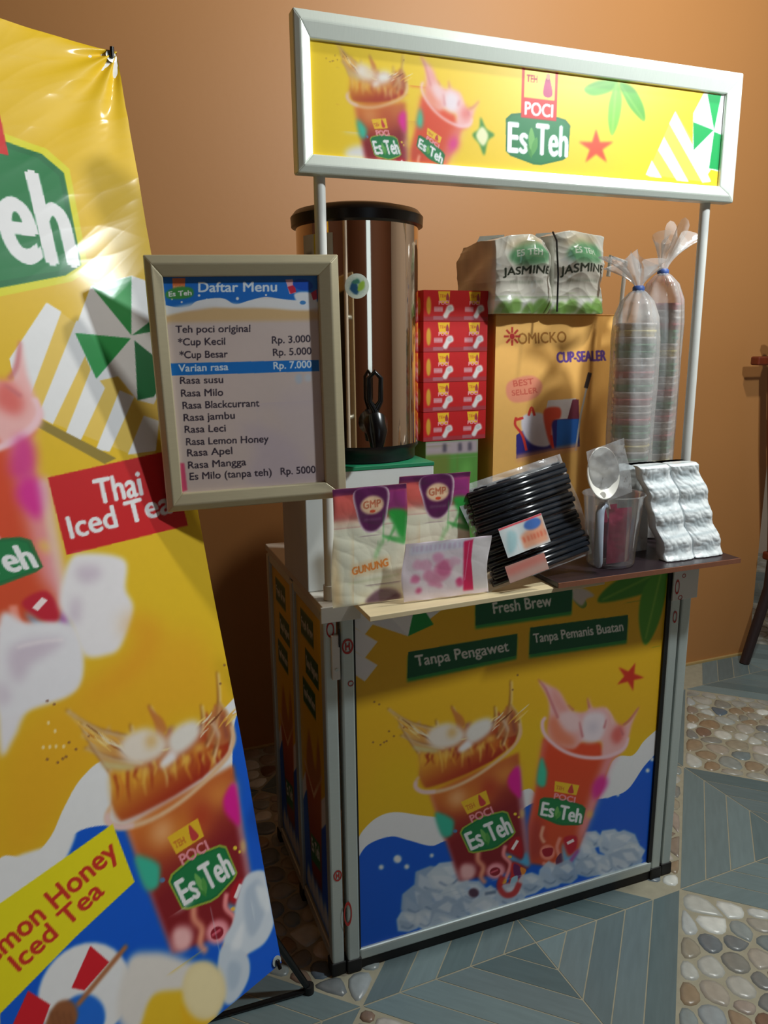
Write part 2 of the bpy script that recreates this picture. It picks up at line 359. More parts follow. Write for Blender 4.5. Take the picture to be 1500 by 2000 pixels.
def draw_logo(s, yellow_box=True, glow=None):
    """the emblem, unit = width of the green field, y down"""
    g = [(-.50,-.22),(-.42,-.29),(0,-.36),(.42,-.29),(.50,-.22),(.485,.20),(.40,.255),(.06,.345),(-.06,.345),(-.42,.255),(-.49,.20)]
    if glow: s.poly([(x*1.06, y*1.10) for x, y in g], glow)
    s.poly(g, (20, 112, 62)); s.poly([(x*.95, y*.92) for x, y in g], (26, 124, 68))
    s.text('Es', (-.455,.205), (-.165,.205), .41, WHITE, bold=.035)
    s.text('Teh', (-.03,.205), (.465,.205), .43, WHITE, bold=.035)
    s.blob([(-.11,-.14),(-.15,.02),(-.10,.20),(-.05,.02)], (112, 178, 92)); s.blob([(-.02,-.02),(-.09,.08),(-.10,.24),(-.01,.12)], (84, 158, 74))
    s.blob([(-.17,.10),(-.14,.20),(-.09,.27),(-.10,.17)], (60, 140, 60))
    if yellow_box == 'framed':
        s.poly([(-.275,-.92),(.275,-.92),(.275,-.255),(-.275,-.255)], RED)
        s.poly([(-.235,-.88),(.235,-.88),(.235,-.52),(-.235,-.52)], (244, 224, 96))
        s.text('TEH', (-.20,-.72), (-.04,-.72), .10, (196, 40, 40), bold=.01)
        s.text('POCI', (-.215,-.30), (.215,-.30), .175, WHITE, bold=.04)
        s.blob([(.12,-.84),(.07,-.72),(.06,-.58),(.14,-.55),(.20,-.60),(.17,-.74)], (186, 52, 104)); s.oval(.125,-.82,.03,.04,(226,150,120))
    elif yellow_box:
        s.poly([(-.26,-.84),(.30,-.86),(.27,-.56),(-.24,-.54)], (238, 190, 40))
        s.text('TEH', (-.21,-.62), (-.03,-.62), .11, (214, 130, 40), bold=.01)
        s.blob([(.13,-.84),(.08,-.72),(.07,-.60),(.14,-.58),(.20,-.62),(.17,-.74)], (200, 60, 60)); 
        s.text('POCI', (-.22,-.34), (.26,-.34), .17, (240, 150, 160), bold=.04)

def draw_tea_cup(s):
    """iced tea cup with a crown of splashing tea"""
    # body
    s.poly([(585,1090),(1320,760),(1325,900),(1410,1690),(1380,1720),(835,1810)], ('g', (800,880), (238,140,50), (1010,1360), (136,26,34)), blur=2)
    s.blob([(700,1100),(850,1060),(1080,1000),(1100,1150),(950,1220),(760,1240)], (224,132,48), .85, blur=9)
    s.blob([(1100,930),(1240,850),(1320,900),(1260,1000),(1130,1010)], (226,140,62), .9, blur=8)
    s.blob([(740,1120),(850,1060),(880,1150),(800,1210)], (246,184,130), .8, blur=6)
    s.blob([(1010,1030),(1110,980),(1130,1100),(1030,1150)], (178,44,30), .7, blur=7)
    s.poly([(1290,880),(1330,870),(1410,1690),(1380,1700)], (214,190,206), .75, blur=3)
    s.line([(600,1100),(835,1800)], 14, (236,160,160), .7, blur=2)
    # splash behind the rim
    top = [(245,400),(340,470),(480,530),(620,565),(800,560),(960,540),(1110,500),(1190,440),(1250,370),(1310,470),(1325,580)]; q = random.Random(11); jag = []
    for (xa, ya), (xb, yb) in zip(top[:-1], top[1:]):
        for t in (0, .2, .4, .6, .8): jag.append((xa + (xb - xa)*t + q.uniform(-8, 8), ya + (yb - ya)*t + (q.uniform(-46, 6) if t in (.2, .6) else q.uniform(4, 26))))
    left = [(505,960),(512,860),(500,790),(470,735),(440,700),(420,655),(380,630),(340,640),(390,590),(330,560),(345,520),(300,470)]
    s.poly(jag + [(1290,680),(1100,830),(900,930),(700,1010),(560,1050)] + left, ('g', (420,520), (232,190,100), (960,980), (172,50,22)), blur=1)
    s.blob([(520,760),(700,780),(900,770),(1060,650),(1200,640),(1280,690),(1100,820),(900,930),(700,1010),(560,1045),(515,960)], ('g', (700,740), (240,176,50), (800,1000), (166,40,22)), .95, blur=3)
    for k in range(26):
        x = 530 + 28*k; y = 780 - 5*k + rnd.uniform(-20, 20); l = rnd.uniform(60, 190)
        s.line([(x, y), (x + rnd.uniform(-20, 30), y + l*.5), (x + rnd.uniform(-10, 30), y + l)], [rnd.uniform(8, 22), 16, 3], rnd.choice([(250,206,90),(222,120,36),(160,36,20),(246,186,60),(250,226,150)]), .8, blur=1)
    for a in [[(245,400),(420,510),(620,565)],[(350,620),(520,690),(700,720)],[(1250,170),(1245,360),(1200,520),(1130,640)],[(770,380),(800,440),(850,520)],[(1120,380),(1125,470),(1100,560)],[(640,490),(650,540)],[(1250,370),(1320,490),(1300,640)],[(330,480),(400,620),(500,760)],[(1160,480),(1220,560),(1180,700)]]:
        s.line(a, [8] + [17]*(len(a)-1), (140,82,46), .85, blur=1, smooth=True); s.line([(x+13, y+9) for x, y in a], 13, (248,222,170), .85, blur=1, smooth=True)
    s.blob([(760,380),(800,420),(860,470),(880,540),(820,560),(795,480)], (206,124,56), .9, blur=1)
    s.blob([(1180,440),(1250,380),(1310,470),(1310,600),(1230,640),(1150,600)], (206,146,84), .55, blur=1)
    s.line([(1190,470),(1230,590)], 16, (236,216,220), .8, blur=2); s.line([(1260,450),(1290,600)], 12, (92,40,70), .8, blur=2)
    for x, y in [(180,370),(140,350),(130,680),(190,700),(240,670),(300,630),(220,680),(260,590),(380,560),(1310,130),(1270,250)]: s.oval(x, y, 9, 8, (130,82,60), a=.8)
    q = random.Random(23)
    for k in range(46):
        u = q.random(); x = 270 + 1040*u; y = 450 + 150*math.sin(math.pi*min(u*1.1, 1)) + q.uniform(-20, 130)*(.4 + u*.3); l = q.uniform(40, 120); sl = (.75 if u < .35 else (-.9 if u > .7 else q.uniform(-.5, .5)))
        s.line([(x, y), (x + l*.5, y + l*.5*sl + q.uniform(-14, 14)), (x + l, y + l*sl)], [4, q.uniform(8, 17), 4], q.choice([(250,222,150),(246,236,206),(122,62,30),(236,176,70),(176,92,36),(252,214,110)]), .85, smooth=True)
    # ice
    s.blob([(565,640),(620,560),(740,520),(840,560),(880,620),(830,690),(720,730),(620,720)], (240,228,214), blur=3); s.oval(775,600,34,38,(226,170,70),a=.8,blur=4)
    s.blob([(880,640),(900,560),(980,500),(1080,480),(1110,540),(1060,620),(940,690)], (238,232,224), blur=3)
    s.blob([(820,740),(900,660),(940,700),(870,760)], (246,240,240), blur=2); s.line([(880,540),(930,520)], 22, (176,120,130), .8, blur=2)
    s.line([(460,720),(560,740),(660,750)], [26,40,20], (214,206,150), .95, blur=2, smooth=True)
    for x, y in [(1090,650),(1000,720),(900,770),(730,775)]: s.oval(x, y, 38, 24, (246,196,90), rot=-20, a=.85, blur=3)
    # rim
    s.line([(505,960),(480,1000),(480,1050),(540,1085),(660,1080),(800,1040),(960,960),(1120,850),(1240,750),(1300,680),(1335,600),(1325,520)], [20,30,34,34,32,26,26,26,26,26,30,26], (236,192,150), blur=1, smooth=True)
    s.line([(480,1000),(480,1050),(540,1085),(640,1082)], 30, (240,206,206), .9, blur=1, smooth=True)
    # printed decoration
    s.blob([(1240,950),(1320,880),(1335,1120),(1290,1110),(1235,1040)], (226,24,150), blur=2)
    s.blob([(635,1265),(700,1265),(780,1310),(790,1360),(770,1440),(690,1440)], (60,190,160), blur=1.5)
    s.oval(800,1405,18,14,(90,130,170)); s.oval(1290,1265,14,12,(240,210,60)); s.oval(1320,1290,9,9,(240,210,60)); s.oval(1345,1260,18,40,(240,214,120),a=.7,blur=2)
    s.blob([(1240,1500),(1330,1450),(1350,1610),(1290,1600),(1235,1570)], (180,22,36), blur=1); s.line([(1265,1555),(1310,1480)], 24, (250,236,236))
    s.blob([(1200,1580),(1260,1600),(1340,1640),(1380,1570),(1405,1690),(1300,1660),(1230,1630)], (88,176,222), blur=1.5); s.oval(1245,1615,18,12,(240,190,60))
    s.blob([(835,1715),(870,1670),(950,1680),(970,1740),(930,1800),(850,1800)], (250,190,190), blur=3)
    s.line([(990,1560),(985,1640),(1030,1700),(1010,1780),(1050,1830)], 40, (246,160,130), blur=2, smooth=True)
    s.oval(1130,1730,78,66,(250,160,170),rot=-20,blur=1.5); s.oval(1125,1735,44,34,(150,28,46),rot=-20); s.line([(1090,1745),(1150,1720)], 14, (220,90,110))
    s.line([(1210,1520),(1195,1600),(1250,1670),(1225,1760),(1195,1820)], 32, (250,150,150), blur=1, smooth=True)
    s.blob([(1270,1660),(1350,1700),(1355,1800),(1290,1900),(1210,1910),(1150,1820),(1190,1800),(1230,1830),(1250,1750)], (206,40,40), blur=1)
    s.blob([(1280,1670),(1340,1710),(1330,1790),(1280,1760)], (110,30,90)); s.blob([(1260,1790),(1310,1770),(1300,1850),(1250,1860)], (160,200,220)); s.oval(1190,1810,30,26,(240,170,50)); s.blob([(1330,1700),(1380,1720),(1350,1770)], (236,140,50))
    A = crop(0, 0, 1); s.push([[378*.985, 378*.40*1.0, 1070], [-378*.42, 378*.92, 1418], [0, 0, 1]]); draw_logo(s, True, (150,170,60)); s.pop()

def draw_thai_cup(s):
    """milky orange iced tea cup with a pink splash"""
    s.poly([(250,560),(940,700),(860,760),(640,1360),(560,1560),(440,1730),(110,1680),(110,1350),(190,960)], ('g', (400,700), (226,72,34), (360,1500), (214,78,40)), blur=2)
    s.poly([(130,1300),(230,1260),(240,1640),(120,1660)], (150,46,60), .6, blur=8)
    s.poly([(245,560),(285,600),(180,1060),(110,1600),(120,1300)], (236,130,130), .7, blur=4)
    s.poly([(800,720),(930,690),(850,820),(660,1340),(560,1560),(560,1380),(680,1050)], (246,180,200), .75, blur=6)
    s.blob([(430,640),(560,600),(750,600),(770,690),(640,740),(500,700)], (232,76,40), blur=3)
    # pink splash
    s.blob([(210,60),(330,110),(400,160),(470,280),(520,330),(640,320),(650,200),(690,290),(800,290),(870,380),(930,450),(1000,430),(1100,290),(1040,440),(1010,560),(960,690),(780,740),(760,600),(600,600),(520,660),(400,640),(290,540),(300,380),(290,220)], (246,186,184), blur=1.5)
    s.blob([(290,400),(380,380),(430,480),(520,560),(540,630),(420,640),(320,580)], (240,132,96), .9, blur=5)
    s.blob([(880,480),(950,450),(960,560),(900,620),(850,560)], (226,96,88), .85, blur=4); s.blob([(330,120),(400,200),(470,330),(400,330),(340,250)], (238,160,150), .9, blur=3)
    s.blob([(600,400),(660,340),(790,350),(800,480),(740,590),(620,600),(590,500)], (244,226,232), blur=3); s.oval(690,470,50,50,(200,190,206),a=.5,blur=5)
    s.blob([(390,360),(500,330),(580,400),(560,500),(470,500),(400,430)], (246,206,206), blur=3)
    for a in [[(200,40),(270,130),(330,270),(380,390)],[(470,270),(520,320)],[(570,420),(590,520),(600,560)],[(810,400),(790,480)],[(1100,290),(1020,400),(960,450)],[(640,210),(660,300)],[(930,470),(960,540)]]:
        s.line(a, [10]+[20]*(len(a)-1), (206,110,116), .8, blur=1, smooth=True)
    s.line([(800,300),(850,360),(870,440)], 20, (250,200,190), .9, blur=1, smooth=True)
    s.line([(270,380),(240,430),(255,520),(330,610),(450,690),(600,735),(760,740),(900,700),(980,640),(1005,560)], [28,34,34,32,32,32,34,30,26,24], (250,206,214), blur=1, smooth=True)
    s.blob([(230,740),(275,840),(280,900),(260,1000),(190,960)], (64,196,160), blur=2); s.blob([(780,900),(820,960),(770,1060),(700,1110),(680,1000),(720,930)], (222,40,150), .95, blur=4)
    s.oval(660,1245,26,34,(240,200,80),a=.8,blur=3)
    s.line([(250,1350),(230,1440),(260,1500)], 30, (246,170,140), blur=1, smooth=True)
    s.oval(285,1585,68,70,(246,140,120),blur=1); s.blob([(240,1560),(330,1545),(320,1610),(260,1620)], (168,24,44))
    s.blob([(430,1460),(540,1440),(540,1540),(480,1600)], (196,30,52), blur=1); s.line([(460,1505),(520,1475)], 26, (250,230,230))
    s.line([(400,1450),(370,1540),(390,1640),(330,1700),(240,1680)], 32, (246,150,130), blur=1, smooth=True); s.blob([(360,1650),(410,1590),(420,1700),(370,1720)], (110,50,80))
    s.blob([(420,1500),(470,1620),(560,1560),(520,1680),(450,1740),(420,1640)], (120,180,220), blur=2); s.line([(480,1680),(560,1560)], 30, (190,60,150), .8, blur=2)
    s.push([[390*.99, -390*.13, 410], [390*.20, 390*.78, 1225], [0, 0, 1]]); draw_logo(s, True, (60,110,60)); s.pop()

def ice_pile(s, pts, r, seed=1):
    q = random.Random(seed)
    for x, y in pts:
        k = r * q.uniform(.8, 1.25); p = [(x + k*math.cos(t)*q.uniform(.8, 1.2), y + k*math.sin(t)*q.uniform(.7, 1.15)) for t in np.arange(7)*math.pi/3.5 + q.uniform(0, 1)]
        s.poly(p, q.choice([(196,212,230),(170,190,214),(210,222,234)]), .92, blur=1)
        s.poly([(x + (a - x)*.8, y + (b - y)*.8) for a, b in p[:4]] + [(x, y)], q.choice([(150,172,200),(182,200,222),(232,238,246)]), .6, blur=1)
        s.poly([(x + (a - x)*.7, y + (b - y)*.7) for a, b in p[4:]] + [(x + k*.1, y)], (236,242,250), .65, blur=1)
        s.line([(x - k*.5, y + k*.3), (x, y + k*.5), (x + k*.45, y + k*.15)], k*.09, (96,124,164), .7, blur=1, smooth=True)

def water(s, white, blue):
    s.blob(white, WHITE, n=8) if False else s.poly(white, WHITE); s.poly(blue, BLUE)
def curve(pts, n=8):
    p = np.asarray(pts, float); o = []
    for i in range(len(p) - 1):
        a0 = p[max(i-1, 0)]; b0 = p[i]; c0 = p[i+1]; d0 = p[min(i+2, len(p)-1)]
        for t in np.arange(n) / n: o.append(tuple(0.5 * ((2*b0) + (c0-a0)*t + (2*a0-5*b0+4*c0-d0)*t*t + (3*b0-a0-3*c0+d0)*t**3)))
    return o + [tuple(p[-1])]
def starfish(s, cx, cy, r, col, rot=0):
    p = []
    for k in range(10):
        a = math.radians(rot + 36*k); q = r if k % 2 == 0 else r*.36; p.append((cx + q*math.sin(a), cy - q*math.cos(a)))
    s.poly(p, col, blur=1)
def leaf(s, pts, col, vein):
    s.blob(pts, col, blur=1); s.line([pts[0], pts[len(pts)//2]], 2.0 if s.ydown else 3, vein, .6, blur=1)
TEA_ON_FRONT = H_FRONT @ crop(700, 1290, .24); THAI_ON_FRONT = H_FRONT @ crop(1010, 1320, .22)

def art_front(res=1.7):
    s = Sheet(28, 797, 44, 816, res, YEL, True); s.push(H_FRONT)
    s.blob([(700,1560),(760,1480),(900,1500),(1000,1400),(1300,1420),(1300,1100),(690,1180)], (240,176,40), .35, blur=14)
    # striped cloth and parasol in the corner
    for k in range(3): s.poly([(690,1200+46*k-20),(740,1230+46*k-20),(715,1262+46*k-20),(690,1245+46*k-20)], WHITE)
    s.poly([(700,1190),(860,1170),(870,1190),(800,1245),(730,1222)], WHITE); s.poly([(818,1172),(850,1222),(800,1245),(812,1190)], (30,150,70)); s.poly([(700,1190),(740,1180),(800,1245),(735,1222)], (226,226,230))
    # leaves
    s.blob([(1172,1178),(1210,1135),(1310,1100),(1300,1140),(1250,1165)], (70,140,40), blur=1); s.line([(1180,1174),(1290,1120)], 3, (150,190,70), .7, blur=1)
    s.blob([(1300,1110),(1262,1150),(1252,1210),(1264,1262),(1290,1220),(1306,1150)], (84,156,44), blur=1); s.line([(1296,1120),(1265,1250)], 3, (160,200,80), .7, blur=1)
    s.blob([(1130,1150),(1150,1180),(1140,1190),(1122,1170)], (120,150,60)); s.blob([(1112,1158),(1140,1150),(1165,1165),(1150,1172),(1138,1185)], (214,200,190), blur=1)
    # three green labels
    for q, g2 in (([(932,1178),(1122,1152),(1120,1196),(932,1224)], 0), ([(800,1276),(1014,1240),(1012,1283),(798,1328)], 0), ([(1039,1228),(1231,1203),(1228,1252),(1037,1281)], 0)):
        s.poly([(x, y+7) for x, y in q], (52,150,70), blur=1); s.poly(q, (10,92,56))
    s.text('Fresh Brew', (968,1201), (1082,1185), 23, (226,226,220), bold=.02)
    s.text('Tanpa Pengawet', (816,1304), (998,1274), 22, (230,230,226), bold=.02)
    s.text('Tanpa Pemanis Buatan', (1047,1258), (1222,1234), 19, (230,230,226), bold=.02)
    starfish(s, 1234, 1324, 29, (206,52,34), 22)
    # surf and sea
    s.poly(curve([(698,1650),(712,1625),(740,1600),(775,1590),(830,1597),(880,1600),(960,1590),(1030,1545),(1060,1560),(1150,1600),(1200,1490),(1240,1478),(1262,1450),(1290,1425)]) + [(1300,1900),(690,1900)], WHITE)
    s.poly(curve([(698,1688),(720,1655),(765,1638),(800,1645),(845,1656),(880,1645),(960,1640),(1030,1580),(1060,1575),(1120,1600),(1150,1570),(1195,1560),(1230,1545),(1262,1500),(1290,1470)]) + [(1300,1900),(690,1900)], BLUE)
    for x, y, r in [(779,1682,8),(747,1698,5),(797,1697,5),(846,1675,4),(1190,1556,6),(1211,1556,3),(1269,1508,4),(1278,1486,4)]: s.oval(x, y, r, r, WHITE, blur=1)
    ice_pile(s, [(1160,1645),(1195,1650),(1225,1650),(1210,1680),(1170,1690),(1140,1670),(1240,1668)], 24, 3)
    ice_pile(s, [(850,1725),(880,1715),(815,1770),(850,1765),(890,1760),(800,1805),(835,1800),(880,1790)], 32, 2)
    s.pop()
    s.push(THAI_ON_FRONT); draw_thai_cup(s); s.pop()
    s.push(TEA_ON_FRONT); draw_tea_cup(s); s.pop()
    s.push(H_FRONT)
    ice_pile(s, [(925,1745),(960,1760),(1000,1755),(1040,1730),(1080,1715),(1110,1710),(1150,1700),(1190,1695),(1225,1685),(910,1785),(950,1785),(870,1810)], 27, 5)
    s.oval(928,1748,10,9,(90,60,80),blur=1); s.line([(950,1750),(972,1746)], 6, (90,110,140), .8, blur=1)
    s.line([(985,1715),(978,1735),(990,1752),(1008,1748),(1018,1728)], 11, (200,44,44), .9, blur=1, smooth=True)
    s.pop(); return s

def art_side(res=4):
    s = Sheet(0, 440, 0, 770, res, YEL, False)
    for k, t in enumerate(('Fresh Brew', 'Tanpa Pengawet', 'Tanpa Pemanis Buatan')):
        y = 700 - 82*k; x = 150 + 60*(k % 2); s.poly([(x-80,y-30),(x+130,y-30),(x+130,y+30),(x-80,y+30)], (10,92,56)); s.text(t, (x-68,y-10), (x+118,y-10), 22, (226,226,220), bold=.01)
    s.poly(curve([(0,280),(90,330),(200,280),(330,330),(440,380)]) + [(440,0),(0,0)], WHITE); s.poly(curve([(0,230),(90,280),(200,220),(330,260),(440,320)]) + [(440,0),(0,0)], BLUE)
    s.poly([(60,330),(330,380),(290,80),(130,70)], ('g', (0,360), (206,110,50), (0,80), (120,26,38)), blur=2); s.poly([(120,180),(280,200),(276,130),(124,110)], (20,112,62))
    s.text('Es Teh', (135,140), (268,155), 34, WHITE, bold=.02)
    s.line([(50,350),(200,300),(345,390)], 14, (236,192,150)); s.blob([(90,350),(150,450),(240,380),(300,470),(330,380),(200,330)], (190,120,60), blur=2)
    for k in range(6): s.blob([(20+70*k,20),(50+70*k,70),(90+70*k,60),(100+70*k,10)], (200,212,228), blur=2)
    return s

def art_sign(res=1.6):
    s = Sheet(-24, 868, 1646, 1825, res, (244,206,44), True)
    s.push(H_SIGN)
    s.oval(708,300,34,18,(230,228,226),blur=3)
    s.blob([(925,262),(938,250),(941,228),(952,250),(968,262),(955,274),(948,302),(938,280)], (70,140,50), blur=1); s.blob([(932,264),(944,246),(956,264),(946,284)], (240,238,190), blur=1)
    leaf(s, [(1210,158),(1172,156),(1143,172),(1160,186),(1195,178)], (98,170,50), (170,210,100))
    leaf(s, [(1207,160),(1193,195),(1190,235),(1198,264),(1212,235),(1218,190)], (120,190,60), (190,220,110))
    leaf(s, [(1212,160),(1225,195),(1240,218),(1262,236),(1260,205),(1240,170)], (88,164,48), (170,210,100))
    starfish(s, 1167, 287, 36, (216,72,36), 0)
    s.poly([(1322,215),(1266,340),(1390,356),(1372,300)], (240,208,90))
    for a in ([(1322,216),(1310,240),(1375,356),(1392,354),(1388,345)], [(1300,266),(1288,292),(1325,352),(1348,354)], [(1276,312),(1264,340),(1272,344),(1296,347)]): s.poly(a, WHITE)
    s.poly([(1378,180),(1420,184),(1412,336),(1392,330),(1382,345),(1356,290),(1357,220)], WHITE)
    s.poly([(1385,182),(1412,184),(1398,253)], (26,160,84)); s.poly([(1357,237),(1397,253),(1358,292)], (26,160,84)); s.poly([(1398,256),(1412,262),(1410,332),(1388,328)], (26,160,84))
    s.pop()
    s.push(sim(.435, -5, 231, 1750, 590, 447) @ THAI_ON_FRONT); draw_thai_cup(s); s.pop()
    s.push(sim(.43, -5, 97, 1755, 287, 448) @ TEA_ON_FRONT); draw_tea_cup(s); s.pop()
    s.push([[141, 0, 422], [0, -133, 1706], [0, 0, 1]]); s.ydown = True; draw_logo(s, 'framed'); s.pop()
    return s

def art_banner(res=1.8):
    s = Sheet(0, 600, 0, 1680, res, (232,190,30), True)
    s.push(H_BANNER)
    s.blob([(0,1700),(0,1470),(150,1330),(300,1250),(400,1250),(470,1500),(400,1400),(200,1500),(100,1640)], (236,164,36), .55, blur=14)
    # logo (its left half runs on outside the picture)
    s.pop(); s.push([[372, 12, 282], [-8, -352, 1680-296], [0, 0, 1]]); draw_logo(s, 'framed', (226,220,40)); s.pop(); s.push(H_BANNER)
    # beach cloth, parasol
    s.poly([(95,590),(160,640),(330,720),(300,905),(70,812),(20,700)], (236,200,90))
    for a in ([(92,590),(121,608),(62,770),(35,760),(20,700)], [(150,625),(185,655),(105,828),(76,812),(120,700)], [(178,720),(205,758),(158,862),(130,845)], [(233,762),(262,775),(215,882),(188,878)], [(280,812),(310,822),(305,880),(250,888)]): s.poly(a, WHITE)
    s.poly([(70,812),(228,895),(205,906),(66,828)], (150,128,50))
    s.poly([(178,558),(257,538),(320,560),(340,700),(300,790),(268,782),(230,735),(188,745),(145,648)], WHITE)
    s.poly([(180,560),(257,540),(256,655)], (20,150,64)); s.poly([(147,650),(255,661),(188,740)], (22,158,70)); s.poly([(262,665),(330,720),(300,775),(268,782)], (24,116,64)); s.poly([(257,655),(330,600),(340,640)], (20,130,64))
    s.pop()
    # thai cup, mostly at the left
    s.push(sim(1.12, 22, 205, 1680-592, 590, 447) @ THAI_ON_FRONT); draw_thai_cup(s); s.pop()
    s.push(H_BANNER)
    s.blob([(25,885),(40,850),(68,865),(72,910),(50,935),(22,925)], (214,44,140), .8, blur=4)
    s.poly([(75,935),(100,930),(140,1180),(118,1190)], (240,206,214), .7, blur=3)
    # red label
    s.poly([(96,932),(330,880),(369,1026),(133,1084)], (206,24,30))
    s.text('Thai', (193,985), (281,966), 52, WHITE, bold=.035)
    s.text('Iced Tea', (142,1052), (340,1000), 46, WHITE, bold=.035)
    # ice
    for p, c in (([(0,1210),(60,1220),(150,1225),(155,1340),(60,1385),(30,1440),(0,1465)], (236,232,238)), ([(135,1100),(165,1080),(245,1092),(248,1150),(263,1190),(238,1262),(210,1280),(165,1280),(140,1220),(118,1180)], (240,236,240)), ([(0,1240),(20,1225),(110,1218),(155,1260),(150,1345),(60,1385),(0,1390)], (236,234,240))): s.blob(p, c, blur=2)
    for p in ([(150,1110),(190,1105),(200,1125),(165,1140)], [(140,1180),(155,1165),(158,1210),(140,1215)], [(20,1270),(60,1250),(125,1250),(100,1275),(60,1300),(40,1335),(20,1310)], [(0,1330),(15,1345),(20,1370),(0,1375)]): s.blob(p, (206,188,206), .75, blur=4)
    s.line([(35,1265),(80,1254),(125,1250)], 4, (250,240,244), .9, blur=1, smooth=True); s.line([(250,1235),(262,1225),(292,1228),(296,1250),(250,1310),(160,1370)], [30,46,50,40,30,10], (232,150,30), .55, blur=9, smooth=True)
    # surf and sea
    s.poly(curve([(0,1790),(0,1680),(60,1675),(100,1635),(125,1580),(160,1520),(215,1480),(330,1470),(440,1380),(500,1300)]) + [(640,1300),(640,2060),(0,2060)], WHITE)
    s.poly(curve([(120,1690),(130,1650),(160,1622),(225,1612),(330,1620),(440,1560),(455,1420),(480,1340)]) + [(640,1340),(640,2100),(0,2100),(0,1850)], BLUE)
    s.blob([(0,1700),(0,1840),(60,1800),(125,1690),(150,1620),(100,1650)], WHITE, blur=1)
    s.pop()
    s.push(sim(.98, -9, 456, 1680-1240, 287, 448) @ TEA_ON_FRONT); draw_tea_cup(s); s.pop()
    s.push(H_BANNER)
    for x, y in [(85,1460),(98,1459),(110,1458),(125,1458),(95,1412),(108,1428)]: s.oval(x, y, 3, 4, (250,222,150))
    # yellow label
    s.poly([(-40,1795),(222,1610),(266,1724),(150,1830),(-20,2000),(-40,2000)], (240,226,26))
    s.text('Lemon Honey', (-34,1904), (236,1668), 40, (206,52,36), bold=.04)
    s.text('Iced Tea', (38,1898), (207,1745), 36, (206,52,36), bold=.04)
    # swim ring, ice, lemon, honey dipper
    s.oval(165,1940,86,104,WHITE,rot=35,blur=1); s.poly([(178,1848),(215,1880),(165,1935),(140,1930)], (214,30,44)); s.poly([(55,1935),(98,1962),(80,2010),(20,2010)], (214,30,44)); s.oval(160,1990,44,50,(30,110,220),rot=35,blur=1)
    for p, c in (([(462,1760),(480,1712),(512,1700),(530,1722),(538,1790),(520,1838),(486,1862),(450,1880),(436,1840),(455,1800)], (214,224,236)), ([(436,1845),(480,1862),(486,1905),(462,1950),(438,1958),(424,1900)], (204,216,230))): s.blob(p, c, blur=1)
    for p, c in (([(480,1740),(505,1718),(520,1750),(512,1800),(490,1830),(478,1790)], (178,194,214)), ([(500,1730),(524,1740),(528,1780),(510,1770)], (236,242,248)), ([(450,1850),(475,1800),(470,1850)], (240,244,250)), ([(446,1880),(470,1885),(462,1925),(446,1930)], (176,194,214))): s.blob(p, c, .8, blur=2)
    s.blob([(250,1880),(300,1860),(350,1870),(400,1900),(410,2000),(240,2010)], (232,226,220), blur=3)
    s.blob([(280,1990),(300,1945),(340,1935),(380,1940),(420,2000),(400,2030),(280,2030)], (240,196,40), blur=2); s.blob([(355,1990),(358,1960),(430,1985),(440,2020),(360,2030)], (244,190,30), blur=2)
    s.oval(398,1934,42,58,(238,220,168),rot=0,blur=1.5); s.oval(398,1934,36,51,(246,230,180),blur=3)
    s.line([(250,1848),(150,1965)], 9, (176,112,72), blur=1); s.blob([(88,2000),(110,1960),(140,1955),(152,1985),(130,2020),(90,2025)], (150,92,56), blur=1)
    for k in range(4): s.line([(98+12*k,1972+2*k),(108+12*k,2012)], 3, (104,60,36), .8, blur=1)
    s.pop(); return s

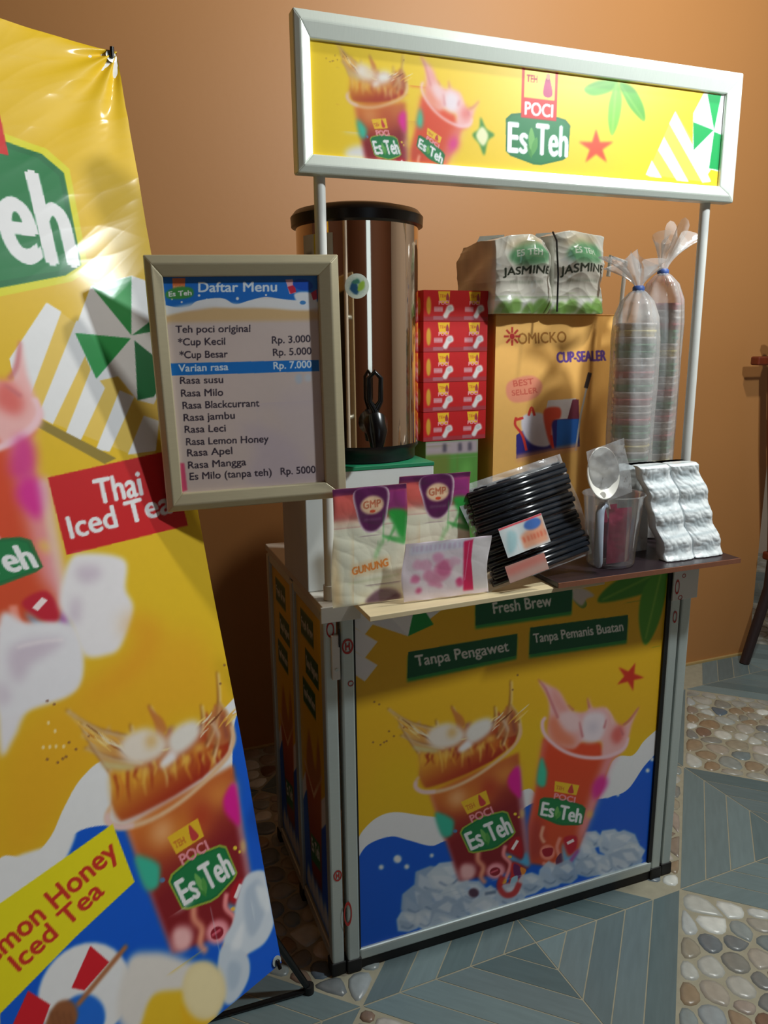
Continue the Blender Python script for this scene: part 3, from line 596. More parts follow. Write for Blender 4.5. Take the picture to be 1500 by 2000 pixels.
def art_menu(res=.9):
    s = Sheet(26, 284, 28, 392, res, (214,196,190), True); s.push(H_MENU)
    s.blob([(470,830),(560,850),(600,900),(640,950),(560,960),(480,940),(500,880)], (196,180,196), .55, blur=12)
    s.blob([(540,780),(620,760),(640,860),(580,880)], (206,190,196), .4, blur=12)
    s.poly(curve([(320,612),(345,602),(380,605),(420,598),(480,600),(540,598),(600,603),(625,610)]) + [(625,625),(320,630)], (222,184,128), .9, blur=3)
    s.poly(curve([(322,618),(350,610),(400,598),(450,600),(520,600),(575,605),(625,602)]) + [(625,580),(320,580)], WHITE, blur=2)
    s.poly(curve([(324,596),(345,600),(370,598),(385,588),(420,582),(440,584),(460,594),(490,586),(520,580),(560,585),(625,590)]) + [(625,530),(315,530)], (28,112,204))
    s.poly(curve([(330,602),(390,590),(430,590),(500,595),(560,588),(625,588)]) + [(625,600),(600,606),(500,600),(420,600),(330,612)], WHITE, .8, blur=2)
    for x, y, r in [(389,577,2.4),(404,585,2),(464,583,3),(520,576,2),(355,590,2),(336,584,2)]: s.oval(x, y, r, r, WHITE)
    s.poly([(558,546),(572,545),(578,572),(566,574)], (236,180,190)); s.poly([(562,560),(576,556),(579,570),(568,574)], (206,40,70)); s.blob([(575,575),(600,570),(618,580),(616,600),(590,600)], (236,240,246), blur=1); s.poly([(608,572),(619,565),(620,584),(612,586)], (206,40,70)); s.oval(592,591,6,4,(70,140,210)); s.oval(592,556,20,11,(20,80,190),rot=10)
    s.poly([(336,543),(362,543),(361,565),(338,566)], (226,120,70)); s.text('POCI', (339,564), (360,563), 6, (250,200,150))
    s.blob([(325,570),(350,560),(375,563),(376,578),(352,584),(327,582)], (70,150,70), blur=1); s.text('Es Teh', (330,579), (374,576), 10, WHITE, bold=.02)
    s.text('Daftar Menu', (388,570), (541,569), 20, (226,238,250), bold=.035)
    K = (58, 48, 62)
    rows = [('Teh poci original', 343, 650, 489, 648), ('*Cup Kecil', 348, 675, 440, 673), ('*Cup Besar', 351, 700, 445, 698), ('Rasa susu', 352, 750, 436, 748), ('Rasa Milo', 354, 775, 436, 773), ('Rasa Blackcurrant', 357, 799, 507, 794),
            ('Rasa jambu', 359, 823, 459, 818), ('Rasa Leci', 361, 846, 441, 843), ('Rasa Lemon Honey', 364, 870, 525, 864), ('Rasa Apel', 366, 892, 454, 887), ('Rasa Mangga', 368, 916, 481, 909), ('Es Milo (tanpa teh)', 371, 938, 531, 929), ('Rp. 5000', 549, 928, 617, 924),
            ('Rp. 3.000', 532, 671, 607, 668), ('Rp. 5.000', 534, 695, 609, 692)]
    for t, x0, y0, x1, y1 in rows: s.text(t, (x0, y0), (x1, y1), 14.5, K, bold=.022)
    s.poly([(330,710),(623,703),(624,725),(332,734)], (24,118,204)); s.text('Varian rasa', (349,726), (446,723), 14.5, (226,238,250), bold=.022); s.text('Rp. 7.000', (535,721), (609,718), 14.5, (226,238,250), bold=.022)
    s.oval(584,740,7,10,(180,200,220),a=.7,blur=2); s.oval(602,738,7,8,(200,212,226),a=.7,blur=2)
    s.poly([(352,905),(360,905),(366,958),(355,962)], (214,50,100), .8, blur=1)
    s.pop(); return s

def art_sealer(res=1.6):
    s = Sheet(492, 832, 852, 1392, res, (248,190,104), True); s.push(H_BOX)
    s.poly([(960,602),(1202,600),(1202,612),(960,616)], (120,90,170))
    s.text('OMICKO', (1012,672), (1106,668), 22, (170,110,40), bold=.01)
    for k in range(8):
        a = k*math.pi/4; s.line([(1000+6*math.cos(a),657+7*math.sin(a)),(1000+16*math.cos(a),657+18*math.sin(a))], 4, (190,44,36))
    s.oval(1000,657,5,6,(196,40,40))
    s.text('CUP-SEALER', (1088,708), (1183,704), 21, (98,66,150), bold=.06)
    s.blob([(990,750),(1010,738),(1040,734),(1058,748),(1055,768),(1035,782),(1005,786),(990,774)], (240,150,120), blur=1)
    s.text('BEST', (1003,755), (1042,750), 12, (214,100,80), bold=.01); s.text('SELLER', (1000,773), (1050,767), 11, (214,100,80), bold=.01)
    s.poly([(1008,850),(1064,810),(1130,784),(1132,872),(1080,880),(1008,896)], (52,44,130)); s.poly([(1088,820),(1132,818),(1128,872),(1086,876)], (36,104,190))
    s.poly([(1070,782),(1125,778),(1110,818),(1062,820)], (226,220,222)); s.poly([(1118,780),(1130,780),(1131,818),(1108,818)], (120,50,70))
    s.blob([(1022,812),(1060,808),(1078,840),(1072,870),(1040,868),(1020,842)], (226,220,230), blur=1); s.blob([(1062,802),(1092,796),(1094,816),(1078,826),(1078,872),(1068,850)], (226,84,60), blur=1)
    for a in ([(1008,815),(1006,830),(1020,850),(1028,880)], [(1032,812),(1038,796),(1044,812)], [(1076,850),(1080,876)], [(1008,820),(1022,816)]): s.line(a, 5, (220,60,50), smooth=True)
    s.line([(1146,755),(1134,810),(1124,880)], 3.5, (206,206,206)); s.line([(1152,728),(1144,758)], 8, (64,56,60))
    s.line([(1008,896),(1130,872)], 14, (226,160,120), .7, blur=2)
    s.pop(); return s

def scribble(s, x0, y0, x1, y1, col):
    q = random.Random(int(x0*7+y0)); x = x0
    while x < x1:
        w = q.uniform(.25, .5) * (y1 - y0); s.poly([(x,y0),(x+w,y0+q.uniform(0,1)),(x+w,y1-q.uniform(0,2)),(x,y1)], col, .7, blur=1); x += w * 1.9
def art_sugar(orange=True):
    s = Sheet(0, 150, 0, 232, 1.5, (246,245,222), False)
    s.poly([(0,0),(20,0),(6,120),(0,150)], (240,200,140), .8, blur=4); s.poly([(0,172),(150,168),(150,232),(0,232)], (196,80,90), 1, blur=2)
    s.poly([(0,218),(150,222),(150,232),(0,232)], (96,40,84)); s.poly([(0,176),(48,176),(48,216),(0,218)], (236,112,104), blur=3); s.poly([(96,184),(150,182),(150,222),(96,224)], (160,60,130), blur=2)
    s.poly([(0,160),(60,164),(60,178),(0,176)], (240,170,150), .7, blur=5)
    s.blob([(44,226),(48,180),(62,148),(84,142),(104,158),(112,184),(108,228)], (246,226,232)); s.blob([(46,228),(50,182),(63,151),(84,145),(102,160),(109,186),(105,228)], (98,40,90), blur=1)
    s.oval(79,196,24,18,(244,206,170),blur=1); s.text('GMP', (61,190), (97,192), 15, (206,120,90), bold=.03); scribble(s, 64, 166, 96, 170, (190,150,180)); s.oval(80,184,6,3,(226,90,60))
    s.blob([(112,182),(150,176),(150,120),(138,126),(126,150)], (52,176,74), blur=1.5); s.line([(150,118),(120,126),(100,134)], [14,9,2], (84,190,96), .9, blur=1, smooth=True); s.line([(128,150),(112,120)], [8,2], (90,190,96), .8, blur=1); s.line([(104,128),(88,96),(90,76)], [6,7,3], (150,214,140), .8, blur=2, smooth=True)
    if orange:
        s.blob([(38,80),(40,58),(110,64),(118,78),(112,92),(44,84)], (244,214,170), .6, blur=2); s.text('GUNUNG', (40,62), (114,72), 16, (240,140,56), bold=.05)
    s.blob([(70,0),(80,18),(104,27),(130,20),(140,0)], (104,66,96), blur=1.5)
    s.poly([(30,44),(140,50),(140,53),(30,46)], (206,214,170), .8, blur=1)
    return s
def art_pink():
    s = Sheet(0, 178, 0, 116, 1.2, (242,228,238), False); q = random.Random(2)
    s.poly([(12,92),(128,98),(128,114),(12,110)], (226,226,244), .9, blur=2); scribble(s, 18, 98, 124, 110, (214,190,220))
    for x, y, r, c in [(30,72,11,(240,180,210)),(80,58,22,(236,150,186)),(84,60,14,(222,112,160)),(52,50,10,(240,190,214)),(60,34,9,(232,160,196)),(24,44,9,(224,110,160)),(104,70,12,(240,190,214)),(118,26,9,(226,70,130)),(116,32,7,(226,70,130)),(32,20,6,(224,80,140)),(70,82,12,(236,160,200)),(110,50,12,(250,236,240)),(46,70,14,(236,176,206))]: s.blob([(x + r*math.cos(t)*q.uniform(.8,1.2), y + r*math.sin(t)*q.uniform(.8,1.2)) for t in np.arange(7)*.9], c, .85, blur=1.5)
    s.blob([(40,46),(52,60),(70,46),(82,22),(66,24)], (232,150,186), .8, blur=2)
    s.poly([(126,8),(148,8),(146,40),(140,70),(142,112),(122,110)], (226,34,96), blur=1); s.line([(128,30),(134,108)], 2, (240,130,170), .8)
    s.poly([(148,8),(178,8),(178,112),(142,112),(140,70)], (236,230,232))
    return s
def art_tea_side(w, h): 
    s = Sheet(0, w, 0, h, 1.5, (196,24,28), False); s.oval(w*.5, h*.5, w*.22, h*.3, (196,150,50), blur=1); return s
def art_tea():
    s = Sheet(0, 164, 0, 68, 1.2, (198,22,26), False); s.poly([(0,0),(164,0),(164,10),(0,10)], (160,60,70), .8, blur=1)
    s.oval(13, 34, 6, 20, (214,160,50), blur=1)
    for x in (52, 130):
        s.poly([(x-16,66),(x+14,66),(x+12,40),(x-12,40)], (246,196,40)); s.text('TEH', (x-12,52), (x+4,52), 7, (200,60,40)); s.blob([(x+8,62),(x+4,50),(x+8,42),(x+12,50)], (170,60,70)); s.text('POCI', (x-14,36), (x+12,37), 9, (246,170,180), bold=.03)
        s.poly([(x-26,20),(x-4,20),(x-4,32),(x-26,32)], (210,120,130)); scribble(s, x-25, 23, x-5, 29, (240,226,226))
        s.blob([(x-4,10),(x+6,6),(x+14,18),(x+24,24),(x+20,36),(x+8,34),(x+2,22)], (232,228,226), blur=1); s.oval(x+14, 28, 6, 5, (206,204,206)); s.poly([(x-28,3),(x-2,3),(x-2,11),(x-28,11)], (176,104,116))
    return s
def art_jasmine():
    s = Sheet(0, 150, 0, 195, 1.6, (240,244,238), False)
    s.blob([(30,140),(60,172),(110,176),(140,150),(120,124),(60,120)], (96,170,120), .9, blur=3); s.blob([(20,170),(60,190),(120,192),(120,176),(50,160)], (206,190,150), .6, blur=4)
    s.text('ES TEH', (52,140), (112,142), 16, (222,240,226), bold=.02); s.text('JASMINE', (16,96), (142,102), 19, (52,66,56), bold=.05); scribble(s, 36, 76, 120, 84, (130,150,130))
    for x, y in [(20,10),(50,18),(90,8),(120,20),(140,10)]: s.blob([(x-20,y-14),(x-6,y+18),(x+14,y+14),(x+18,y-14)], (112,160,70), .85, blur=2)
    s.poly([(0,36),(150,40),(150,44),(0,40)], (180,200,170), .7, blur=1)
    return s
def art_silver(seed):
    s = Sheet(0, 84, 0, 215, 1.5, (234,240,242), False); q = random.Random(seed)
    for k in range(4):
        y = 22 + 52*k; s.poly([(0,y+26),(84,y+30),(84,y+33),(0,y+29)], (150,166,172), .8, blur=1); scribble(s, 20, y+4, 70, y+11, (160,176,186))
        s.blob([(8,y-4),(30,y+6),(60,y-2),(50,y-12)], (198,210,214), .8, blur=2)
    return s
def art_sticker():
    s = Sheet(0, 100, 0, 60, 1.4, (206,214,216), False); s.poly([(40,4),(98,4),(98,56),(40,30)], (222,160,130), blur=2); s.oval(74,46,20,11,(70,110,180),blur=1); scribble(s, 44, 16, 94, 28, (206,84,60)); s.poly([(0,56),(100,56),(100,60),(0,60)], (214,80,90)); s.blob([(4,8),(24,14),(34,40),(16,48)], (150,190,196), .8, blur=2); return s
def art_round():
    s = Sheet(-22, 22, -22, 22, .8, (226,234,220), False); s.oval(0,0,18,18,(206,222,206)); s.blob([(-14,-6),(-2,-16),(4,-8),(-2,8),(-8,10)], (40,90,130), blur=1); s.blob([(2,-10),(14,-4),(14,10),(4,4)], (160,196,70), blur=1); s.blob([(-10,8),(2,14),(6,6),(-4,4)], (70,130,110), blur=1); return s

# ------------------------------------------------------------------ the room
WY = 1.01                                            # face of the wall behind the stall
part('wall_back', (-2.3, WY, -0.02), (2.165, WY + 0.12, 3.4), 'wall', None, kind='structure')
part('wall_left', (-2.42, -3.3, -0.02), (-2.3, WY + 0.12, 3.4), 'wall_dim', None, kind='structure')
part('wall_right', (3.7, -3.3, -0.02), (3.82, 2.2, 3.4), 'wall_pale', None, kind='structure')
part('wall_far', (2.045, 2.2, -0.02), (3.82, 2.32, 3.4), 'wall_pale', None, kind='structure')
part('wall_passage', (2.045, WY + 0.12, -0.02), (2.165, 2.2, 3.4), 'wall', None, kind='structure')
part('ceiling', (-2.42, -3.42, 3.4), (3.82, 2.32, 3.5), 'ceiling', None, kind='structure')
wf = MB()
wf.box((-2.42, -3.42, -0.02), (-0.05, -3.3, 3.4)); wf.box((0.42, -3.42, -0.02), (3.82, -3.3, 3.4)); wf.box((-0.05, -3.42, 2.25), (0.42, -3.3, 3.4)); wf.box((-0.05, -3.42, -0.02), (0.42, -3.3, 1.15))
wf.build('wall_front', 'wall_dim', None, kind='structure')          # unseen narrow window behind the camera, shaped to give the steel tank its stripe
MB().box((-2.3, WY - 0.012, 0.0), (2.165, WY, 0.008)).build('baseboard_back', 'bead', None, kind='structure')

# floor: 60 cm tiles laid on the diagonal, wood-look squares and pebble squares in turn
floor = MB().box((-2.42, -3.42, -0.06), (3.82, 2.32, -0.0008)).build('floor', 'grout', None, kind='structure')
TS = 0.6; ANG = math.radians(47.35); TA = Vector((0.8469, -0.0543, 0))
TU = Vector((math.cos(ANG), math.sin(ANG), 0)); TV = Vector((math.sin(ANG), -math.cos(ANG), 0))
def in_view(p, pad=90):
    d = Vector(p) - cam.matrix_world.translation; z = d.dot(_f)
    if z < 0.1: return False
    x = 750 + 1486.8 * d.dot(_r) / z; y = 1000 - 1486.8 * d.dot(_u) / z
    return -pad < x < 1500 + pad and -pad < y < 2000 + pad
def room_ok(p): return -2.28 < p.x < 3.68 and -3.28 < p.y < (WY - 0.01 if p.x < 2.17 else 2.18)
def hidden(p):                                       # under the stall: nothing of the floor shows there
    return 0.05 < p.x < 0.80 and 0.12 < p.y < 0.48
tiles = []
for i in range(-6, 7):
    for j in range(-7, 7):
        c = TA + TU * TS * (i + .5) + TV * TS * (j + .5)
        if room_ok(c + Vector((0, -0.25, 0))) or room_ok(c): tiles.append((i, j, c))
ring_mesh = []
for k in range(5):                                   # one shared mesh per ring, drawn for the side facing +y of the tile
    w = 0.06; g = 0.0014; gd = 0.0026
    y0, y1 = w*k + (g if k else 0.0), w*(k+1) - g
    if k == 4: y1 = TS/2 - g
    pts = [(-y1 + gd, y1), (y1 - gd, y1), (y0 - gd if k else 0, y0 if k else gd), (-(y0 - gd) if k else 0, y0 if k else gd)]
    if k == 0: pts = pts[:3]
    mb = MB(); mb.prism([(x, y) for x, y in pts][::-1], -0.004, 0.0)
    me = bpy.data.meshes.new('plank'); me.from_pydata(mb.v, [], mb.f); me.update(); me.materials.append(M['plank']); ring_mesh.append(me)
def lofted(pts, c, top):
    """low pebble dome over an outline"""
    n = len(pts); vs = []
    for s_, z in ((1.0, -0.004), (0.96, top - 0.0022), (0.62, top)): vs += [(c[0] + (x - c[0])*s_, c[1] + (y - c[1])*s_, z) for x, y in pts]
    fs = [(r*n + a, r*n + (a+1) % n, (r+1)*n + (a+1) % n, (r+1)*n + a) for r in range(2) for a in range(n)] + [tuple(range(2*n, 3*n))]
    return vs, fs
def clip_half(poly, m, d):
    out = []
    for a in range(len(poly)):
        p, q = poly[a], poly[(a+1) % len(poly)]; fp = (p[0]-m[0])*d[0] + (p[1]-m[1])*d[1]; fq = (q[0]-m[0])*d[0] + (q[1]-m[1])*d[1]
        if fp <= 0: out.append(p)
        if (fp < 0 < fq) or (fq < 0 < fp): t = fp / (fp - fq); out.append((p[0]+(q[0]-p[0])*t, p[1]+(q[1]-p[1])*t))
    return out
def pebbles(seed):
    q = np.random.RandomState(seed); n = 116; P = q.uniform(-.292, .292, (n, 2)); Wt = q.uniform(0.5, 1.0, n)
    for _ in range(30):                              # push the stones apart, the bigger ones further
        d = P[:, None] - P[None]; r = np.hypot(d[..., 0], d[..., 1]) + 1e-6; R = 0.040 * (Wt[:, None] + Wt[None]); f = np.clip(R - r, 0, None) / r * 0.3
        np.fill_diagonal(f, 0); P = np.clip(P + (d * f[..., None]).sum(1), -.285, .285)
    out = []
    for a in range(n):
        cell = [(-.297, -.297), (.297, -.297), (.297, .297), (-.297, .297)]
        d = np.hypot(*(P - P[a]).T); 
        for b in np.argsort(d)[1:15]:
            t = 0.5 + (Wt[a] - Wt[b]) * 0.22; m = P[a] + (P[b] - P[a]) * t; cell = clip_half(cell, m, P[b] - P[a])
            if len(cell) < 3: break
        if len(cell) < 3: continue
        c = np.mean(cell, 0); cc = []
        for _ in range(2):                           # round the corners
            cc = []; L_ = len(cell)
            for k in range(L_):
                p, r = np.array(cell[k]), np.array(cell[(k+1) % L_]); cc += [tuple(p*.75 + r*.25), tuple(p*.25 + r*.75)]
            cell = cc
        cell = cell[::2] if len(cell) > 14 else cell
        sh = 0.92; cell = [(c[0] + (x-c[0])*sh, c[1] + (y-c[1])*sh) for x, y in cell]
        if max(abs(x-c[0]) + abs(y-c[1]) for x, y in cell) > 0.009: out.append((cell, c))
    return out
RT = Matrix.Rotation(ANG - math.pi/2, 4, 'Z')
planks = []; stones = []
for i, j, c in tiles:
    T = Matrix.Translation(c) @ Matrix.Rotation(ANG, 4, 'Z')
    if (i + j) % 2 == 0:
        for k in range(5):
            for s4 in range(4):
                mw = T @ Matrix.Rotation(s4 * math.pi/2, 4, 'Z'); ctr = mw @ Vector((0, 0.06*k + 0.03, 0))
                if room_ok(ctr) and not hidden(ctr): planks.append(((ctr - cam.matrix_world.translation).length + (0 if in_view(ctr) else 50), k, mw))
    else:
        for cell, cc in pebbles(1000 + i*17 + j*3):
            ctr = T @ Vector((cc[0], cc[1], 0))
            if room_ok(ctr) and not hidden(ctr): stones.append(((ctr - cam.matrix_world.translation).length + (0 if in_view(ctr, 20) else 50), cell, cc, T))
planks.sort(key=lambda a: a[0]); stones.sort(key=lambda a: a[0])
rest = MB()
for n_, (d, k, mw) in enumerate(planks):
    if n_ < 300:
        o = bpy.data.objects.new('plank', ring_mesh[k]); link(o, floor); o.matrix_world = mw
    else: rest.add([mw @ v.co for v in ring_mesh[k].vertices], [tuple(p.vertices) for p in ring_mesh[k].polygons])
rest.build('outer_planks', 'plank', floor, kind='stuff')
rest = MB()
for n_, (d, cell, cc, T) in enumerate(stones):
    vs, fs = lofted([(x - cc[0], y - cc[1]) for x, y in cell], (0, 0), 0.0030)
    T2 = T @ Matrix.Translation((cc[0], cc[1], 0))
    if n_ < 300:
        me = bpy.data.meshes.new('pebble'); me.from_pydata(vs, [], fs); me.materials.append(M['pebble']); me.shade_smooth()
        o = bpy.data.objects.new('pebble', me); link(o, floor); o.matrix_world = T2
    else: rest.add([T2 @ Vector(v) for v in vs], fs)
M['pebble_far'] = mat('river_pebble_far', (0.6, 0.6, 0.57), 0.3, noise=(16, 0.42, (1, 1, 1)))
rest.build('outer_pebbles', 'pebble_far', floor, kind='stuff', smooth=True)

# ------------------------------------------------------------------ the stall: folding counter
H = 0.837
ct = thing('folding_counter', 'aluminium-framed folding stall counter with printed front of two iced tea cups', 'counter')
def post(x0, y0, name='post'):
    o = part(name, (x0, y0, 0.018), (x0 + 0.027, y0 + 0.027, H - 0.022), 'alu', ct, bevel=0.004)
    f = MB(); f.box((x0 - 0.003, y0 - 0.003, 0.0), (x0 + 0.030, y0 + 0.030, 0.032)); f.build('foot', 'rubber', o, bevel=0.003)
    return o
for x, y in ((0.0, 0.0), (0.802, 0.0), (-0.034, 0.004), (-0.034, 0.49), (0.838, 0.004), (0.838, 0.49), (-0.034, 0.248)): post(x, y)
part('bottom_rail', (0.027, 0.0, 0.024), (0.802, 0.024, 0.050), 'alu', ct, bevel=0.004)
part('shadow_strip', (0.03, 0.003, 0.002), (0.80, 0.022, 0.0235), 'rubber', ct, label='black strip in place of the shadow under the bottom rail')  # solid black strip added where only shadow fills the gap below the rail
part('top_rail', (0.027, 0.0, H - 0.024), (0.802, 0.024, H - 0.002), 'alu', ct, bevel=0.004)
fp = part('front_panel', (0.027, 0.009, 0.05), (0.802, 0.020, H - 0.024), 'black_soft', ct)
af = art_front(); af.mesh('printed_sheet', lambda X, Y: (X/1000, 0*X + 0.0075, Y/1000), 'print', fp)
part('gasket', (0.792, 0.002, 0.05), (0.802, 0.009, H - 0.024), 'rubber', fp); part('gasket', (0.0275, 0.004, 0.05), (0.0305, 0.009, H - 0.024), 'rubber', fp)
# left side: two hinged leaves, each framed, with print; right side plain
asd = art_side()
for a, b in ((0.031, 0.248), (0.275, 0.49)):
    sp = part('side_panel', (-0.024, a, 0.05), (-0.014, b, H - 0.03), 'black_soft', ct)
    k0 = 0 if a < 0.1 else 0.5
    asd.mesh('printed_sheet', lambda X, Y, a=a, b=b: (0*X - 0.0255, b - (b - a) * X/440, 0.05 + Y/1000 * (H - 0.08)/0.77), 'print', sp)
    part('side_rail', (-0.032, a, 0.02), (-0.008, b, 0.046), 'alu', ct, bevel=0.003); part('side_rail', (-0.032, a, H - 0.040), (-0.008, b, H - 0.016), 'alu', ct, bevel=0.003)
    part('side_panel', (0.846, a, 0.05), (0.856, b, H - 0.03), 'black_soft', ct)
part('worktop', (-0.034, 0.002, H - 0.0155), (0.838, 0.52, H), 'laminate', ct, bevel=0.002)
for x0, x1, name in ((-0.040, 0.040, 'corner_bracket'), (0.800, 0.872, 'corner_bracket')):
    b = MB().box((x0, -0.005, H - 0.095 if x0 > 0.5 else H - 0.030), (x1, -0.0005, H + 0.002)).build(name, 'white_paint', ct, bevel=0.001)
lug = part('latch', (-0.020, -0.0045, H - 0.150), (-0.004, 0.0035, H - 0.058), 'white_paint', ct, bevel=0.001)
part('slot', (-0.0065, -0.0062, H - 0.082), (-0.0035, -0.0046, H - 0.044), 'rubber', lug)
MB().lathe([(0.0032, 0), (0.0032, 0.0025)], seg=12, T=Matrix.Translation((-0.012, -0.0045, H - 0.128)) @ Matrix.Rotation(math.pi/2, 4, 'X')).build('screw', 'alu', lug)
def red_mark(x, z, r, txt, y=-0.0012, w=1.0):
    mb = MB(); n = 28; inner = 0.72
    P = [(x + r*w*math.cos(t), z + r*math.sin(t)) for t in np.arange(n)*2*math.pi/n]; Q = [(x + (a - x)*inner, z + (b - z)*inner) for a, b in P]
    vs = [(a, y, b) for a, b in P] + [(a, y, b) for a, b in Q]; mb.add(vs, [(k, (k+1) % n, n + (k+1) % n, n + k) for k in range(n)])
    if txt:
        for a0, a1, b0, b1 in ((-.42, -.18, -.5, .5), (.18, .42, -.5, .5), (-.18, .18, -.12, .12)): mb.add([(x + r*w*a0, y, z + r*b0), (x + r*w*a1, y, z + r*b0), (x + r*w*a1, y, z + r*b1), (x + r*w*a0, y, z + r*b1)], [(0, 1, 2, 3)])
    mb.build('film_mark', 'redmark', ct, label='red protective film print on the frame')
red_mark(0.013, 0.752, 0.016, True, w=.75); red_mark(0.018, 0.673, 0.006, False); red_mark(-0.018, 0.245, 0.013, True, y=0.003, w=.7); red_mark(0.001, 0.150, 0.030, False, w=.30); red_mark(-0.020, 0.79, 0.016, False, y=0.003, w=.5)
red_mark(0.811, 0.775, 0.018, False, y=-0.0056, w=.35); red_mark(0.828, 0.800, 0.005, False, y=-0.0056); red_mark(0.815, 0.70, 0.015, False, w=.4); red_mark(0.822, 0.748, 0.006, False, y=-0.0056)

# ------------------------------------------------------------------ header sign on its two poles
sg = thing('header_sign', 'wide yellow header sign in a white aluminium frame on two poles above the counter', 'sign', (0, 0, 0))
SX0, SX1, SZ0, SZ1 = -0.052, 0.903, 1.615, 1.867
def mitred(o4, i4, y0, y1, ax):
    """one bar of a mitred frame, outer edge o4 to inner edge i4 (x, z pairs)"""
    P = [o4[0], o4[1], i4[1], i4[0]]; mb = MB(); vs = [(x, y0, z) for x, z in P] + [(x, y1, z) for x, z in P]
    mid = [((P[0][0]*.6 + P[3][0]*.4), y0 - 0.006, (P[0][1]*.6 + P[3][1]*.4)), ((P[1][0]*.6 + P[2][0]*.4), y0 - 0.006, (P[1][1]*.6 + P[2][1]*.4))]
    vs += mid
    mb.add(vs, [(0, 1, 9, 8), (8, 9, 2, 3), (4, 7, 6, 5), (0, 4, 5, 1), (2, 6, 7, 3), (1, 5, 6, 2), (1, 2, 9), (3, 7, 4, 0), (0, 8, 3)])
    return mb
O = [(SX0, SZ1), (SX1, SZ1), (SX1, SZ0), (SX0, SZ0)]; I_ = [(-0.023, 1.824), (0.863, 1.824), (0.863, 1.6465), (-0.023, 1.6465)]
for k in range(4): mitred((O[k], O[(k+1) % 4]), (I_[k], I_[(k+1) % 4]), 0.018, 0.045, 0).build('frame_rail', 'alu_sign', sg, bevel=0.0025, smooth=False)
sb = part('sign_panel', (-0.030, 0.026, 1.640), (0.874, 0.034, 1.830), 'black_soft', sg)
art_sign().mesh('printed_sheet', lambda X, Y: (X/1000, 0*X + 0.0245, Y/1000), 'print', sb)
for x in (-0.006, 0.853):
    pl = MB().tube([(x, 0.045, H + 0.001 if x < 0 else H - 0.02), (x, 0.045, 1.625)], 0.0105, 20).build('pole', 'white_paint', sg, smooth=True)
    MB().tube([(x, 0.045, H + 0.001), (x, 0.045, H + 0.03)], 0.0135, 20).build('pole_collar', 'white_paint', pl, smooth=True)

# ------------------------------------------------------------------ menu board hooked to the left pole
MW = Vector((0.99590123, -0.08777971, 0.02180528)); MU = Vector((-0.02431684, -0.02764503, 0.99932199)); MBW, MBH = 0.318, 0.424
MO = Vector((0.0, -0.03, 1.478)) - MW * MBW - MU * MBH
mn = thing('menu_board', 'framed price list headed Daftar Menu, hanging beside the left sign pole', 'menu board', MO)
TM = mixed_frame((0, 0, 0), MW, MU)
def sub(mb, *a, **k):
    mb.v = [tuple(TM @ Vector(v)) for v in mb.v]; return mb.build(*a, **k)
O = [(0, MBH), (MBW, MBH), (MBW, 0), (0, 0)]; I_ = [(0.028, MBH - 0.034), (MBW - 0.036, MBH - 0.034), (MBW - 0.038, 0.031), (0.028, 0.031)]
for k in range(4): sub(mitred((O[k], O[(k+1) % 4]), (I_[k], I_[(k+1) % 4]), -0.006, 0.014, 0), 'frame_rail', 'alu_champ', mn, bevel=0.002)
bk = sub(MB().box((0.02, 0.004, 0.02), (MBW - 0.02, 0.010, MBH - 0.02)), 'backing_board', 'black_soft', mn)
art_menu().mesh('printed_sheet', lambda X, Y: tuple((np.array(TM)[i, 0] * X/1000 + np.array(TM)[i, 1] * 0.0028 + np.array(TM)[i, 2] * Y/1000) for i in range(3)), 'print', bk)
for zz in (0.33, 0.12):
    p = TM @ Vector((MBW - 0.012, 0.014, zz)); q = Vector((-0.006, 0.0300, (MO + p).z)) - MO
    MB().tube([p, (p + q)/2 + Vector((0.004, 0, 0)), q], 0.004, 10).build('hook', 'alu', mn, smooth=True)

# ------------------------------------------------------------------ banner stand at the left
BW = Vector((0.87909179, 0.47665252, 0)); BU = Vector((-0.0944422, 0.17418005, 0.98017446)); BN = BW.cross(BU)   # BN points at the viewer's side
BO = Vector((-0.166, -0.105, 0.176)) - BW * 0.6
bn = thing('banner_stand', 'tall yellow and blue iced tea banner on a black stand at the left', 'banner', (BO.x + .3*BW.x, BO.y + .3*BW.y, 0))
BL = BO - bn.location
def bpt(X, Y, off=0.0):
    x, y = X / 1000.0, Y / 1000.0
    tn = (1680 - Y)                                   # mm below the top edge
    z = 0.0042 * np.exp(-tn / 170.0) * (wrinkle(X*0.7 + tn*0.35, tn*0.9, 210, False, 2) + 0.45 * wrinkle(X*.6 + tn*.8, tn*.7, 130, True, 6))
    cor = np.hypot(600 - X, tn); z = z + 0.005 * np.exp(-cor / 120.0) * np.sin(np.arctan2(tn, 600 - X + 1) * 13)
    z = z + 0.0016 * np.sin(Y / 95.0 + X / 210.0) + 0.0013 * np.sin(X / 60.0 - Y / 170.0) - 0.004 * np.sin(np.pi * X / 600) * np.sin(np.pi * Y / 1680)
    z = z + off
    return tuple(BL[i] + BW[i]*x + BU[i]*y - (-BN[i])*z for i in range(3))
if BN.y > 0: BN = -BN
ab = art_banner()
sheet = ab.mesh('vinyl_sheet', lambda X, Y: bpt(X, Y), 'vinyl', bn, smooth=True)
bs = Sheet(0, 600, 0, 1680, 12, (232, 232, 230)); bs.mesh('vinyl_back', lambda X, Y: bpt(X, Y, -0.002), 'vinyl', sheet, smooth=True)
hub = Vector(bpt(300, 760)) - BN * 0.05 
